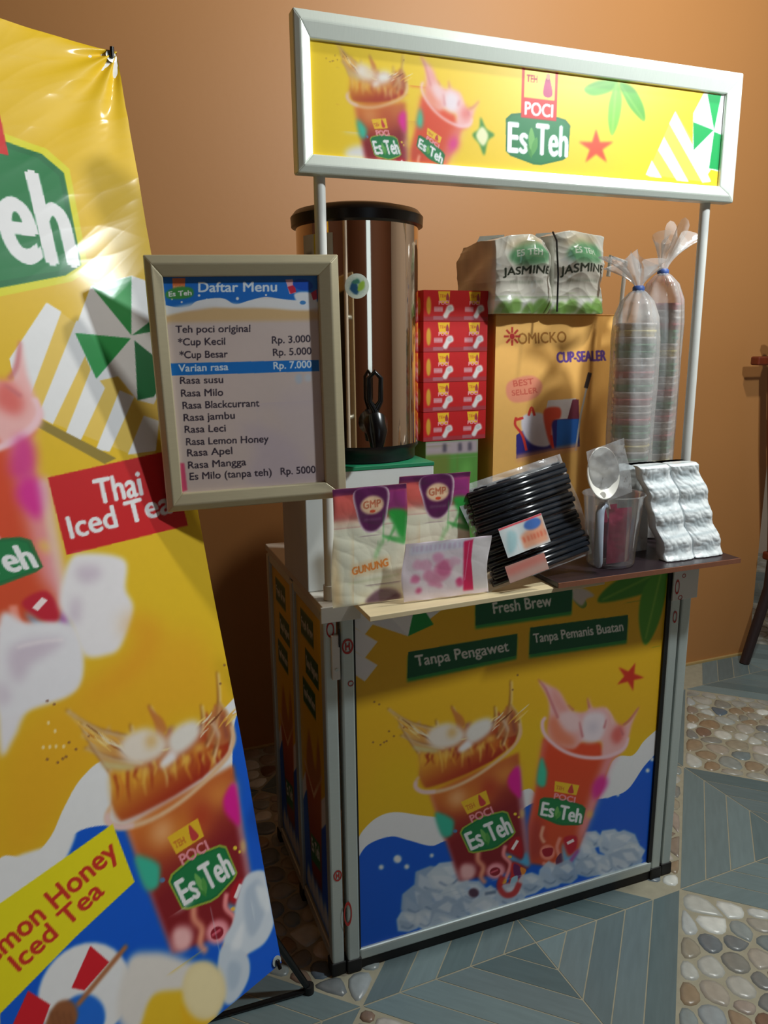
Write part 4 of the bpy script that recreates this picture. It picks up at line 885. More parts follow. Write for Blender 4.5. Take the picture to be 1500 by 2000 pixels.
for cx, cy in ((12, 1668), (588, 1668), (12, 12), (588, 12)):
    e = Vector(bpt(cx, cy)) - BN * 0.006
    MB().tube([hub, (hub + e)/2 - BN * 0.006, e], 0.0045, 10).build('spreader_pole', 'black', bn, smooth=True)
    h = MB().tube([e - BN*0.004, e + BN*0.012, e + BN*0.016 + BU*(0.013 if cy > 800 else -0.013)], [0.0045, 0.0045, 0.0035], 10).build('corner_hook', 'black', bn, smooth=True, label='black corner hook through an eyelet')
    MB().lathe([(0.006, 0), (0.010, 0), (0.010, 0.0015), (0.006, 0.0015)], seg=20, T=Matrix.Translation(Vector(bpt(cx, cy)) + BN*0.002) @ BN.to_track_quat('Z', 'Y').to_matrix().to_4x4()).build('eyelet', 'alu', sheet, smooth=False)
def W2(v): return Vector(v) - bn.location
for foot in ((-0.093, -0.015, 0.008), (-0.60, -0.18, 0.008), (-0.52, 0.20, 0.008)):
    f = W2(foot); MB().tube([hub, hub*0.35 + f*0.65 + Vector((0, 0, 0.02)), f], [0.009, 0.008, 0.007], 10).build('stand_leg', 'black', bn, smooth=True)
    MB().tube([f + Vector((0, 0, -0.008)), f + Vector((0, 0, 0.010))], 0.011, 12).build('foot_cap', 'rubber', bn, smooth=True)
MB().tube([W2((-0.093, -0.015, 0.006)), W2((-0.30, -0.01, 0.006))], 0.0055, 8).build('base_bar', 'black', bn, smooth=True)

# ------------------------------------------------------------------ loose boards on the counter
ZL = H + 0.011
lb = thing('shelf_board', 'pale plywood board lying on the counter edge under the sugar bags', 'board', (0.285, 0.0, H))
MB().prism([(-0.262, -0.105), (0.262, -0.085), (0.262, 0.10), (-0.262, 0.10)], 0.0005, 0.0105).build('plank', 'cream_board', lb, bevel=0.001)
ZD = ZL + 0.012
db = thing('shelf_board', 'dark board with a brown edge under the jug and cup bags', 'board', (0.66, 0.0, ZL))
d0 = MB().prism([(-0.235, -0.0975), (0.235, -0.0975), (0.235, 0.030), (0.177, 0.030), (0.177, 0.061), (0.235, 0.061), (0.235, 0.25), (-0.235, 0.25)], 0.0005, 0.0115).build('plank', 'dark_board', db, bevel=0.001)
MB().prism([(-0.235, -0.1), (0.235, -0.1), (0.235, -0.0975), (-0.235, -0.0975)], 0.0008, 0.0112).build('edge_strip', 'board_edge', db)

# ------------------------------------------------------------------ drinks dispenser on its carton
def painted_box(name, lo, hi, sheet, parent, base, m='card', bevel=0.0015, front_gap=0.0006):
    """carton: plain body and its printed front sheet (sheet in mm from the lower left corner of the front)"""
    b = part(name, lo, hi, base, parent, bevel=bevel)
    if sheet is not None:
        w = (hi[0] - lo[0]) / (sheet.x1 - sheet.x0); h = (hi[2] - lo[2]) / (sheet.y1 - sheet.y0)
        sheet.mesh('printed_front', lambda X, Y: (lo[0] + (X - sheet.x0) * w, 0*X + lo[1] - front_gap, lo[2] + (Y - sheet.y0) * h), m, b)
    return b
M['carton_white'] = mat('white_carton_board', (0.84, 0.86, 0.86), 0.55, noise=(20, 0.03, (1, 1, 1)))
M['carton_green'] = mat('green_carton_print', (0.10, 0.50, 0.34), 0.5, noise=(20, 0.05, (1, 1, 1)))
M['carton_orange'] = mat('orange_carton_board', (0.86, 0.60, 0.26), 0.55, noise=(14, 0.04, (1, 1, 1)))
M['tea_red'] = mat('red_box_print', (0.72, 0.08, 0.08), 0.4, noise=(30, 0.06, (1, 1, 1)))
cx0, cx1, cy0, cy1, cz = -0.036, 0.242, 0.10, 0.30, 1.088
cb = thing('carton', 'white carton with green top edge under the steel dispenser', 'box', (0.103, 0.20, H))
def rel(t, lo): return tuple(lo[i] - t.location[i] for i in range(3))
part('carton_body', rel(cb, (cx0, cy0, H + 0.0005)), rel(cb, (cx1, cy1, cz - 0.008)), 'carton_white', cb, bevel=0.002)
part('carton_lid', rel(cb, (cx0 - 0.001, cy0 - 0.001, cz - 0.008)), rel(cb, (cx1 + 0.001, cy1 + 0.001, cz)), 'carton_green', cb, bevel=0.001, label='green printed lid edge')

DX, DY, DR = 0.128, 0.235, 0.129
dp = thing('drink_dispenser', 'tall polished steel drink dispenser with black lid and tap', 'dispenser', (DX, DY, cz))
MB().lathe([(0.112, 0.0), (0.118, 0.002), (0.118, 0.020), (DR - 0.004, 0.028), (DR - 0.004, 0.036)], seg=64).build('base_ring', 'black_soft', dp, smooth=True)
MB().lathe([(DR - 0.006, 0.034), (DR - 0.003, 0.036), (DR - 0.003, 0.474), (DR - 0.006, 0.476)], seg=96).build('tank', 'steel', dp, smooth=True)
MB().lathe([(DR - 0.004, 0.470), (DR + 0.006, 0.474), (DR + 0.007, 0.492), (DR - 0.002, 0.503), (DR - 0.03, 0.510), (0.05, 0.516), (0.0, 0.517)], seg=64).build('lid', 'black_soft', dp, smooth=True)
tp = MB(); ta = math.radians(-99); td = Vector((math.cos(ta), math.sin(ta), 0)); tb = td * (DR - 0.004); zt = 0.088
tap = MB().tube([tb + Vector((0, 0, zt)), tb + td*0.022 + Vector((0, 0, zt)), tb + td*0.050 + Vector((0, 0, zt + 0.002)), tb + td*0.058 + Vector((0, 0, zt - 0.014)), tb + td*0.060 + Vector((0, 0, zt - 0.044))], [0.026, 0.021, 0.023, 0.021, 0.013], 18).build('tap', 'black', dp, smooth=True)
lv = MB(); tl = tb + td*0.045 + Vector((0, 0, zt + 0.014)); sdv = Vector((-td.y, td.x, 0))
lv.tube([tl + Vector((0, 0, -0.012)), tl + Vector((0, 0, 0.012)), tl - sdv*0.011 + Vector((0, 0, 0.030)), tl - sdv*0.012 + Vector((0, 0, 0.074)), tl + Vector((0, 0, 0.086)), tl + sdv*0.012 + Vector((0, 0, 0.074)), tl + sdv*0.011 + Vector((0, 0, 0.030)), tl + Vector((0, 0, 0.012))], [0.012, 0.008, 0.0055, 0.005, 0.005, 0.005, 0.0055, 0.008], 12).build('lever', 'black', tap, smooth=True)
def on_tank(sheet, a0, z0, name, m='print'):
    R_ = DR - 0.0022
    sheet.mesh(name, lambda X, Y: (R_*np.cos(a0 + X/1000/R_), R_*np.sin(a0 + X/1000/R_), z0 + Y/1000), m, dp)
rs = art_round(); 
# round sticker: keep only the disc
def disc_on_tank(sh, a0, z0, r):
    R_ = DR - 0.0018; n = 40; rings = 12; V = [(R_*math.cos(a0), R_*math.sin(a0), z0)]; Cc = [sh.a[sh.ny//2, sh.nx//2]]; F = []
    for q in range(1, rings + 1):
        for k in range(n):
            t = 2*math.pi*k/n; x = r*q/rings*math.cos(t); y = r*q/rings*math.sin(t); V.append((R_*math.cos(a0 + x/R_), R_*math.sin(a0 + x/R_), z0 + y))
            Cc.append(sh.a[min(sh.ny-1, int((y*1000 + 22)/44*sh.ny)), min(sh.nx-1, int((x*1000 + 22)/44*sh.nx))])
    for q in range(rings):
        for k in range(n):
            if q == 0: F.append((0, 1 + k, 1 + (k+1) % n, 0))
            else: b = 1 + (q-1)*n; F.append((b + k, b + n + k, b + n + (k+1) % n, b + (k+1) % n))
    me = bpy.data.meshes.new('sticker'); me.from_pydata(V, [], [tuple(dict.fromkeys(f)) for f in F]); at = me.color_attributes.new('Col', 'FLOAT_COLOR', 'POINT')
    at.data.foreach_set('color', np.c_[srgb_lin(np.array(Cc)), np.ones(len(Cc))].astype(np.float32).ravel()); me.materials.append(M['print'])
    link(bpy.data.objects.new('sticker', me), dp, label='round white sticker with blue and green mark')
disc_on_tank(rs, math.radians(-110), 0.350, 0.0235)
ls = Sheet(0, 78, 0, 120, 2, (214,216,212), False); ls.poly([(34,0),(48,0),(48,120),(34,120)], (226,206,50)); ls.poly([(8,78),(28,80),(28,88),(8,86)], (90,90,90), .7, blur=1); on_tank(ls, math.radians(-166), 0.33, 'label_sheet')

# ------------------------------------------------------------------ tea boxes, jar, sealer carton, tea packs
at_ = art_tea(); BXh = 0.0688
def tea_box(name_label, x0, y0, z0, grp):
    t = thing('tea_box', name_label, 'box', (x0, y0, z0), 0, grp); q = random.Random(int(z0*1000)); t.rotation_euler.z = q.uniform(-.008, .008)
    b = part('box_body', (0, 0, 0.0004), (0.164, 0.052, BXh - 0.0004), 'tea_red', t, bevel=0.0015)
    at_.mesh('printed_front', lambda X, Y: (X/1000, 0*X - 0.0004, 0.0006 + Y/1000), 'card', b)
    sd = SD; sd.mesh('printed_side', lambda X, Y: (0*X - 0.0004, 0.052 - X/1000, 0.0006 + Y/1000), 'card', b)
    return t
SD = art_tea_side(52, 68)
jz = 1.102
gb = thing('carton', 'small green box with a grey top band under the red tea boxes', 'box', (0.312, 0.30, H))
gs = Sheet(0, 136, 0, 264, 2.0, (92,150,66), False); gs.poly([(0,232),(136,232),(136,264),(0,264)], (176,160,166), blur=1); gs.poly([(0,0),(62,0),(62,232),(0,232)], (120,120,50), .7, blur=3)  # olive over the left half paints in the shadow lying there
for x in (44, 84, 110): gs.poly([(x,238),(x+10,238),(x+9,258),(x,258)], (70,64,80), .8, blur=1)
gs.blob([(70,20),(100,60),(90,150),(120,190),(100,210),(76,120)], (120,190,90), .6, blur=4)
M['green_card'] = mat('green_box_card', (0.32, 0.50, 0.22), 0.5, noise=(20, 0.06, (1, 1, 1)))
painted_box('box_body', (0, 0, 0.0005), (0.138, 0.125, jz - H), gs, gb, 'green_card')
names = ['bottom', 'second from the bottom', 'middle', 'second from the top', 'topmost']
for k in range(5):
    tea_box('red tea box, %s in the front stack of five beside the dispenser' % names[k] if k in (0, 2, 4) else 'red tea box %s of the front stack beside the dispenser' % names[k], 0.306, 0.300, jz + 0.0005 + BXh*k, 'red tea boxes in the front stack')
for k in range(5):
    tea_box('red tea box, %s of the rear stack peeping out left' % names[k], 0.284, 0.3545, jz + 0.0005 + BXh*k, 'red tea boxes in the rear stack')
rb = thing('carton', 'plain brown carton under the rear stack of tea boxes', 'box', (0.28, 0.356, H)); 
M['kraft'] = mat('kraft_card', (0.48, 0.34, 0.22), 0.7, noise=(20, 0.08, (1, 1, 1)))
rb.location.y = 0.427; part('box_body', (0, 0, 0.0005), (0.168, 0.08, jz - H), 'kraft', rb, bevel=0.002)

SBX0, SBX1, SBY, SBZ = 0.492, 0.832, 0.30, 1.392
cs = thing('cup_sealer_carton', 'orange carton with a picture of a cup sealing machine', 'box', (SBX0, SBY, H))
sa = art_sealer(); painted_box('carton_body', (0, 0, 0.015 * 0 + 0.0005), (SBX1 - SBX0, 0.21, SBZ - H), None, cs, 'carton_orange', bevel=0.002)
sa.mesh('printed_front', lambda X, Y: (X/1000 - SBX0, 0*X - 0.0006, Y/1000 - H), 'card', cs)
part('top_flap', (0, -0.0015, SBZ - H - 0.0005), (SBX1 - SBX0, 0.21, SBZ - H + 0.002), 'carton_orange', cs, bevel=0.0008)
aj = art_jasmine()
jl = ['left one of two white jasmine tea packs on the orange carton', 'right one of two white jasmine tea packs, nearest the cup bags']
for k in range(2):
    t = thing('tea_pack', jl[k], 'tea pack', (SBX0 - 0.021 + 0.153*k, SBY - 0.045, SBZ + 0.002), 0, 'jasmine tea packs')
    T = Matrix.Translation((0.0, 0.125, 0.0))
    sh = aj; X, Y = np.meshgrid(np.linspace(0, 1, sh.nx), np.linspace(0, 1, sh.ny))
    # lumpy block: printed front, wrapped round to the back
    pw, ph, pd = 0.1455, 0.190 - 0.012*(1 - k), 0.22
    Vs = []; Cs = []
    def blockpt(u, v, dpt):     # u,v 0..1 on the front, dpt 0 front .. 1 back
        lump = 0.004*np.sin(u*7 + v*4 + k*2) + 0.003*np.sin(v*11 + k + dpt*6) + wrinkle(u*150 + dpt*90, v*190, 110, True, k*4)*0.0028
        rx = np.sign(u - .5) * np.abs(2*u - 1)**0.96 * .5 + .5
        return np.stack([rx*pw + lump*(u - .5)*1.4, dpt*pd + (0.012 * (np.abs(2*u - 1)**4 + np.abs(2*v - 1)**4)) * (1 - 2*dpt) - lump*(1 - 2*dpt), np.maximum(v*ph + lump*.6*v - (0.01*(2*u-1)**2)*v, 0)], -1)
    front = blockpt(X, Y, 0.0).reshape(-1, 3); n1 = len(front); I = np.arange(n1).reshape(sh.ny, sh.nx)
    Fq = [np.stack([I[:-1, :-1], I[:-1, 1:], I[1:, 1:], I[1:, :-1]], -1).reshape(-1, 4)]; Vs.append(front); Cs.append(sh.a.reshape(-1, 3))
    loop = np.r_[I[0, :], I[1:, -1], I[-1, -2::-1], I[-2:0:-1, 0]]; uu = X.ravel()[loop]; vv = Y.ravel()[loop]; base = n1; prev = loop
    cwall = np.array([0.80, 0.81, 0.77])
    for q in range(1, 9):
        dq = q / 8; P = blockpt(uu, vv, dq); Vs.append(P); Cs.append(np.tile(cwall * (0.94 + 0.06*math.sin(q*3)), (len(P), 1))); cur = np.arange(base, base + len(P))
        Fq.append(np.stack([prev, np.roll(prev, -1), np.roll(cur, -1), cur], -1)[:, ::-1]); prev = cur; base += len(P)
    bx = t
    V = np.concatenate(Vs); F_ = np.concatenate(Fq)
    pk = grid_mesh('wrapped_pack', V, F_, np.concatenate(Cs), 'glossprint', bx, True)
    me2 = MB(); me2.v = [tuple(v) for v in Vs[-1]]; me2.f = [tuple(range(len(Vs[-1])))]; me2.build('pack_end', 'carton_white', bx)
    crim = MB(); 
    for s_ in range(2): crim.add([(0.0 + 0.07*s_, 0.11, ph*.93), (0.07 + 0.075*s_, 0.11, ph*.95), (0.07 + 0.073*s_, 0.10, ph + 0.008 - .004*s_), (0.004 + 0.07*s_, 0.10, ph + 0.002 + .004*s_)], [(0, 1, 2, 3)])
    crim.build('seal_fin', 'carton_white', bx)
st = MB(); x = SBX0 + 0.128; st.tube([(x, SBY - 0.060, SBZ + 0.006), (x + .002, SBY - 0.056, SBZ + 0.09), (x - 0.002, SBY - 0.050, SBZ + 0.165), (x, SBY - 0.030, SBZ + 0.186)], 0.0022, 8)
tag_ = st.build('packing_string', 'black_soft', None, smooth=True, label='thin dark string tied between the two jasmine tea packs', cat='string')

# ------------------------------------------------------------------ two long bags of stacked cups
M['cup'] = mat('printed_cup_plastic', (0.80, 0.76, 0.74), 0.35, noise=(9, 0.10, (1, 1, 1)))
M['cup_green'] = mat('cup_green_print', (0.30, 0.55, 0.38), 0.4, noise=(20, 0.1, (1, 1, 1))); M['cup_red'] = mat('cup_red_print', (0.78, 0.42, 0.44), 0.4, noise=(20, 0.1, (1, 1, 1))); M['cup_yellow'] = mat('cup_yellow_print', (0.85, 0.78, 0.50), 0.4, noise=(20, 0.1, (1, 1, 1)))
cupmesh = {}
for nm in ('cup', 'cup_green', 'cup_red', 'cup_yellow'):
    mb = MB().lathe([(0.030, 0.0), (0.041, 0.080), (0.044, 0.082), (0.044, 0.087), (0.040, 0.087), (0.030, 0.008), (0.0, 0.008)], seg=28)
    me = bpy.data.meshes.new('cup'); me.from_pydata(mb.v, [], mb.f); me.materials.append(M[nm]); me.shade_smooth(); cupmesh[nm] = me
def cup_bag(x, y, z0, hgt, r, lab_stack, lab_bag, flare, k0):
    ncup = int((hgt - 0.135) / 0.0150); pat = ['cup', 'cup_red', 'cup', 'cup_green', 'cup', 'cup_red', 'cup', 'cup', 'cup_green', 'cup_green', 'cup', 'cup_yellow', 'cup', 'cup_green', 'cup_green', 'cup_red', 'cup']
    st_ = thing('cup_stack', lab_stack, 'cups', (x, y, z0), 0, 'stacks of cups in bags')
    for c in range(ncup):
        o = bpy.data.objects.new('cup', cupmesh[pat[(c + k0) % len(pat)]]); link(o, st_); o.location = (0.001*math.sin(c*.7), 0, 0.0005 + c*0.0150)
    bg = thing('clear_bag', lab_bag, 'bag', (x, y, z0), 0, 'long clear bags of cups')
    prof = [(0.0, 0.0002), (r*.55, 0.0003), (r*.95, 0.004), (r, 0.02), (r*.98, hgt*.4), (r*1.02, hgt*.62), (r*1.0, hgt - 0.11), (r*.92, hgt - 0.06), (r*.68, hgt - 0.025), (r*.35, hgt - 0.006), (r*.18, hgt)]
    seg = 72; vs = []; fs = []
    P2 = []
    for i in range(len(prof) - 1):
        for t in np.arange(5) / 5: P2.append((prof[i][0]*(1-t) + prof[i+1][0]*t, prof[i][1]*(1-t) + prof[i+1][1]*t))
    P2.append(prof[-1])
    for rr, z in P2:
        for k in range(seg):
            a = 2*math.pi*k/seg; pl_ = 1 + (0.05 + 0.16*max(0, (z/hgt - .72))) * math.sin(a*9 + k0 + z*6) * (0.4 + 0.6*min(1, z/0.03)) * 0.6 + 0.02*math.sin(a*3 + z*22 + k0)
            vs.append((rr*pl_*math.cos(a), rr*pl_*math.sin(a), z))
    for i in range(len(P2) - 1):
        for k in range(seg): fs.append((i*seg + k, i*seg + (k+1) % seg, (i+1)*seg + (k+1) % seg, (i+1)*seg + k))
    mb = MB(); mb.add(vs, fs); mb.build('bag_film', 'filmcup', bg, smooth=True)
    MB().lathe([(r*.20, -0.006), (r*.25, -0.003), (r*.25, 0.005), (r*.20, 0.008)], c=(0, 0, hgt), seg=24).build('rubber_band', 'tie', bg, smooth=True, label='blue rubber band')
    # gathered film above the band
    vs = []; fs = []; seg = 56; rows = 9
    for i in range(rows):
        t = i/(rows - 1); rr = r*(.18 + flare[0]*t**1.2)
        for k in range(seg):
            a = 2*math.pi*k/seg; q = 1 + (0.15 + .5*t)*math.sin(a*6 + k0) ; vs.append((flare[1]*t**1.4 + rr*q*math.cos(a), 0.4*rr*q*math.sin(a), hgt + 0.006 + flare[2]*t*(1 + .28*math.sin(a*4 + k0*2))*(1 - .22*t*abs(math.cos(a)))))
    for i in range(rows - 1):
        for k in range(seg): fs.append((i*seg + k, i*seg + (k+1) % seg, (i+1)*seg + (k+1) % seg, (i+1)*seg + k))
    mb = MB(); mb.add(vs, fs); mb.build('gathered_neck', 'filmcup', bg, smooth=True)
CUPS = [(0.740, 0.105, ZD + 0.0005, 0.580, 0.052), (0.842, 0.150, ZD + 0.0005, 0.622, 0.052)]
cup_bag(*CUPS[0], 'stack of printed cups inside the nearer long clear bag', 'shorter long clear bag of cups with white gathered neck, next to the orange carton', (0.95, -0.018, 0.062), 1)
cup_bag(*CUPS[1], 'stack of printed cups inside the bag by the right pole', 'taller long clear bag of cups tied with blue band, by the right pole', (0.60, 0.032, 0.088), 4)
dh = thing('plastic_dipper', 'white plastic dipper whose square hook handle shows between the cup bags', 'dipper', (0.80, 0.245, ZD))
MB().tube([(0.0, 0, 0.10), (0.004, 0, 0.56), (0.010, 0, 0.655), (-0.034, 0, 0.665), (-0.038, 0, 0.62)], [0.005, 0.005, 0.0055, 0.0055, 0.005], 10).build('handle', 'whiteplastic', dh, smooth=True)
MB().lathe([(0.026, 0.0005), (0.032, 0.10), (0.030, 0.10), (0.024, 0.004), (0, 0.004)], seg=28).build('bowl', 'whiteplastic', dh, smooth=True)

# ------------------------------------------------------------------ along the front: sugar, milk powder, straws, jug, sachets
for k, (x, y, z, rz, tilt, lab, orange, w, h) in enumerate([
      (-0.028, -0.046, ZL + 0.001, 0.03, 2.5, 'cream sugar bag with purple crest, leftmost on the plywood board', True, 0.145, 0.226),
      (0.120, -0.004, ZL + 0.001, -0.02, 2.0, 'cream sugar bag behind the pink milk packet', False, 0.150, 0.232)]):
    t = thing('sugar_bag', lab, 'bag', (x, y, z), 0, 'sugar bags')
    sh = art_sugar(orange)
    T = Matrix.Rotation(rz, 4, 'Z') @ Matrix.Rotation(math.radians(tilt), 4, 'X') @ Matrix.Diagonal((w/0.150, 1, h/0.232, 1)).to_4x4() @ Matrix.Translation((0, 0, 0.002))
    pillow('bag_body', sh, T, 0.052, 'glossprint', t, crumple=2.6, L=120, k0=3*k, power=4.5)
pk = thing('milk_packet', 'pink and white milk powder packet with a magenta band', 'packet', (0.102, -0.086, ZL + 0.001))
ap = art_pink(); TP = Matrix.Rotation(-0.02, 4, 'Z') @ Matrix.Rotation(math.radians(4), 4, 'X')
pillow('packet_body', ap, TP @ Matrix.Translation((0, 0.020, 0.001)), 0.034, 'glossprint', pk, crumple=1.0, L=130, k0=5, power=9)

sw = thing('straw_pack', 'clear pack of thick black straws leaning beside the jug', 'straws', (0.292, -0.080, ZL + 0.002))
# leaning slab: lower edge front, straws run left to right rising
SW = Vector((0.232, 0.0, 0.052)).normalized(); SU = Vector((-0.030, 0.060, 0.195)); SU = (SU - SW*SU.dot(SW)).normalized(); TS_ = mixed_frame((0, 0, 0.006), SW, SU)
smesh = {}
mb = MB().tube([(0, 0, 0), (0.225, 0, 0)], 0.0056, 12); sme = bpy.data.meshes.new('straw'); sme.from_pydata(mb.v, [], mb.f); sme.materials.append(M['straw']); sme.shade_smooth()
q = random.Random(8)
for row in range(2):
    for k in range(16):
        o = bpy.data.objects.new('straw', sme); link(o, sw)
        o.matrix_local = TS_ @ Matrix.Translation((0.006 + q.uniform(-.004, .006), 0.010 + 0.011*row + q.uniform(-.001, .001), 0.010 + 0.0121*k + 0.006*row)) @ Matrix.Rotation(q.uniform(-.012, .012), 4, 'Y')
fs_ = Sheet(-6, 243, -2, 214, 3, (200,206,210), False)
pf = pillow('bag_film', fs_, TS_ @ Matrix.Translation((0, 0.016, 0)), 0.046, 'film', sw, crumple=4.0, L=60, k0=2, power=7)
ss = art_sticker(); ts = TS_ @ Matrix.Translation((0.042, -0.0125, 0.052)) @ Matrix.Rotation(math.radians(-1), 4, 'Y')
ss.mesh('label_sheet', lambda X, Y: tuple((np.array(ts)[i, 0]*X/1000 + np.array(ts)[i, 1]*(-0.0010*np.sin(X/9)) + np.array(ts)[i, 2]*Y/1000 + np.array(ts)[i, 3]) for i in range(3)), 'glossprint', sw, label='small white and orange label in the pack')
s2 = Sheet(0, 90, 0, 34, 3, (176,150,140), False); s2.poly([(0,14),(90,20),(90,34),(0,30)], (190,90,80), .8, blur=2); t2 = TS_ @ Matrix.Translation((0.030, -0.0120, 0.004))
s2.mesh('label_sheet', lambda X, Y: tuple((np.array(t2)[i, 0]*X/1000 + np.array(t2)[i, 2]*Y/1000 + np.array(t2)[i, 3]) for i in range(3)), 'glossprint', sw)

JX, JY = 0.606, -0.022
jg = thing('measuring_jug', 'clear plastic measuring jug with handle, full of purple sachets', 'jug', (JX, JY, ZD + 0.0005))
MB().lathe([(0.0, 0.0), (0.046, 0.0), (0.050, 0.004), (0.062, 0.148), (0.066, 0.153), (0.064, 0.155), (0.060, 0.150), (0.048, 0.006), (0.0, 0.005)], seg=56).build('jug_body', 'jugplastic', jg, smooth=True)
hd = Vector((-0.80, -0.60, 0)).normalized()
MB().tube([hd*0.060 + Vector((0, 0, 0.138)), hd*0.082 + Vector((0, 0, 0.142)), hd*0.094 + Vector((0, 0, 0.128)), hd*0.092 + Vector((0, 0, 0.070)), hd*0.088 + Vector((0, 0, 0.022)), hd*0.082 + Vector((0, 0, 0.014))], [0.008, 0.0085, 0.009, 0.009, 0.009, 0.006], 14).build('handle', 'greyplastic', jg, smooth=True)
q = random.Random(3)
for k in range(6):
    m_ = 'pouch_violet' if k % 3 == 2 else 'pouch'; a = -math.pi/2 + (k % 3 - 1)*0.35; jx = JX + (-0.004, 0.004, 0.014, -0.008, 0.0, 0.008)[k]; jy = JY - 0.031 + 0.0130*k; a = -math.pi/2; t = thing('sachet', ['maroon foil sachet standing in the measuring jug', 'violet foil sachet standing in the measuring jug'][1 if k % 3 == 2 else 0] if k else 'foremost maroon foil sachet, upright against the front of the jug', 'sachet', (jx, jy, ZD + 0.010), 0, 'violet sachets in the jug' if k % 3 == 2 else 'maroon sachets in the jug')
    sh = Sheet(-(29 - k), 29 - k, 0, 118 - 9*(k % 3), 4, (140,50,80), False)
    pillow('sachet_body', sh, Matrix.Rotation(a + math.pi/2, 4, 'Z') @ Matrix.Rotation(math.radians(-1), 4, 'X'), 0.0095, m_, t, crumple=1.5, L=22, k0=k, power=4)
sc = thing('scoop', 'round white plastic scoop lying in clear film on top of the jug', 'scoop', (0.535, -0.075, 1.070))
TSC = Matrix.Rotation(math.radians(12), 4, 'Y') @ Matrix.Rotation(math.radians(72), 4, 'X')
vs = []; prof = [(0.0, -0.016), (0.016, -0.014), (0.027, -0.006), (0.031, 0.003), (0.030, 0.004), (0.024, -0.003), (0.014, -0.010), (0.0, -0.012)]
MB().lathe(prof, seg=40, T=TSC, sx=1.30, sy=1.75).build('bowl', 'whiteplastic', sc, smooth=True)
MB().tube([TSC @ Vector((0, -0.044, 0.002)), Vector((0.030, 0.024, -0.060)), Vector((0.056, 0.040, -0.110))], [0.006, 0.005, 0.005], 10).build('handle', 'whiteplastic', sc, smooth=True)
fs2 = Sheet(-46, 46, -60, 56, 4, (220,220,220), False); pillow('film_wrap', fs2, Matrix.Rotation(math.radians(-14), 4, 'Y') @ Matrix.Translation((0.016, -0.002, 0.0)), 0.048, 'film', sc, crumple=3.5, L=30, k0=9, power=3)

M['foilwhite'] = mat('white_foil_sachets', attr=True, rough=0.28, metal=0.0, spec=0.7, coat=0.5, noise=(60, 0.03, (1, 1, 1)), bump=(50, 0.25, 0.003))
for k, (x0, lab) in enumerate([(0.722, 'left strip of white foil sachets folded down beside the jug'), (0.802, 'right strip of white foil sachets at the end of the dark board')]):
    t = thing('sachet_strip', lab, 'sachets', (x0, -0.062, ZD + 0.001), 0, 'strips of white foil sachets')
    sh = art_silver(k + 1); X, Y = np.meshgrid(sh.x0 + np.arange(sh.nx)*sh.dx, sh.y0 + np.arange(sh.ny)*sh.dy)
    u = X/84*2 - 1; v = Y/215
    def prof_y(v): return 0.050*np.clip((v - 0.02), 0, 1)**0.8 + 0.0038*np.sin(v*8*np.pi) + np.where(v > .93, (v - .93)*.35, 0)
    def prof_z(v): return 0.205*np.clip(v, 0, .95)/.95 + 0.0*v
    V = []
    for sgn, th in ((-1, 0), (1, 1)):
        y = prof_y(v) + (0.026 * th * (1 - .3*v)) - (1 - np.abs(u)**4)*0.006*(1 - 2*th) + wrinkle(X, Y, 40, True, k*3)*0.0016
        V.append(np.stack([X/1000*0.91 - 0.050*v**1.3 + 0.003*np.sin(v*12), y, prof_z(v) + 0*u], -1).reshape(-1, 3))
    n = sh.nx*sh.ny; I = np.arange(n).reshape(sh.ny, sh.nx); F1 = np.stack([I[:-1, :-1], I[:-1, 1:], I[1:, 1:], I[1:, :-1]], -1).reshape(-1, 4)
    loop = np.r_[I[0, :], I[1:, -1], I[-1, -2::-1], I[-2:0:-1, 0]]; side = np.stack([loop, loop + n, np.roll(loop, -1) + n, np.roll(loop, -1)], -1)
    C = sh.a.reshape(-1, 3)
    grid_mesh('sachet_strip_body', np.concatenate(V), np.r_[F1, F1[:, ::-1] + n, side], np.r_[C, C*0 + .72], 'foilwhite', t, True)
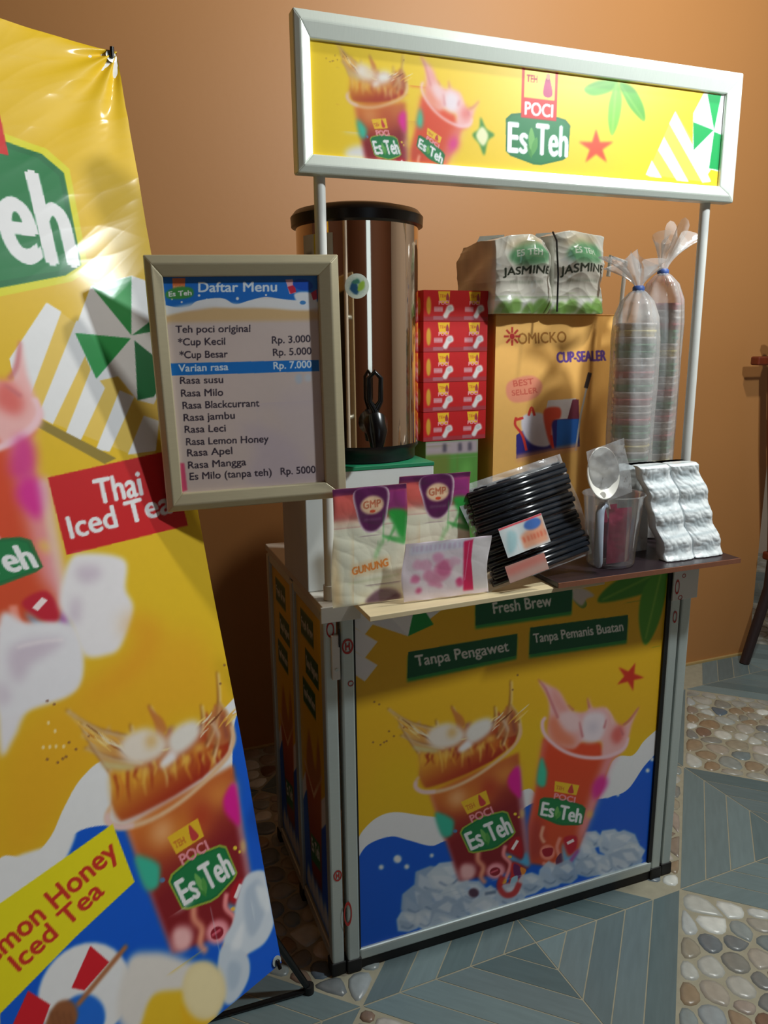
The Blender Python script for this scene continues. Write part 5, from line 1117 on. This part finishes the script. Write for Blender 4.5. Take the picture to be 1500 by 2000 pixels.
tpf = thing('sachet_strip', 'white foil sachets lying flat behind the purple jug', 'sachets', (0.672, -0.010, ZD + 0.001), 0, 'strips of white foil sachets')
sh = Sheet(0, 80, 0, 206, 3, (214,222,224), False); pillow('sachet_strip_body', sh, Matrix.Rotation(math.radians(-4), 4, 'X') @ Matrix.Translation((0, 0.045, 0)), 0.03, 'foilwhite', tpf, crumple=2, L=40, k0=2, power=5)

# ------------------------------------------------------------------ wooden chair at the right edge, seen from its side
ch = thing('wooden_chair', 'red-brown wooden chair at the right edge with dark splayed rear leg', 'chair', (2.10, 0.70, 0))
def cl(p): return Vector(p) - Vector((2.10, 0.70, 0))
for y in (0.93, 0.50):
    MB().tube([cl((2.060, y, 0.0)), cl((2.095, y, 0.12)), cl((2.155, y, 0.32)), cl((2.160, y, 0.46))], [0.020, 0.021, 0.022, 0.022], 10).build('rear_leg', 'wood_dark', ch, smooth=True, label='dark lower rear leg')
    MB().tube([cl((2.160, y, 0.44)), cl((2.138, y, 0.62)), cl((2.088, y, 0.95)), cl((2.050, y, 1.28)), cl((2.050, y, 1.31))], [0.022, 0.020, 0.019, 0.018, 0.010], 10).build('back_post', 'wood_red', ch, smooth=True)
    MB().lathe([(0.0, 0.0), (0.012, 0.004), (0.020, 0.018), (0.018, 0.034), (0.0, 0.044)], c=tuple(cl((2.050, y, 1.31))), seg=16).build('finial', 'wood_red', ch, smooth=True)
    MB().tube([cl((2.60, y, 0.0)), cl((2.59, y, 0.44))], [0.017, 0.022], 10).build('front_leg', 'wood_dark', ch, smooth=True)
for z, x in ((1.25, 2.055), (1.05, 2.078), (0.75, 2.118)):
    part('back_rail', tuple(cl((x - 0.012, 0.50, z - 0.03))), tuple(cl((x + 0.012, 0.93, z + 0.03))), 'wood_red', ch, bevel=0.004)
part('side_ornament', tuple(cl((1.955, 0.905, 1.235))), tuple(cl((2.05, 0.945, 1.268))), 'wood_red', ch, bevel=0.006)
part('seat', tuple(cl((2.13, 0.47, 0.44))), tuple(cl((2.63, 0.96, 0.475))), 'wood_red', ch, bevel=0.008)
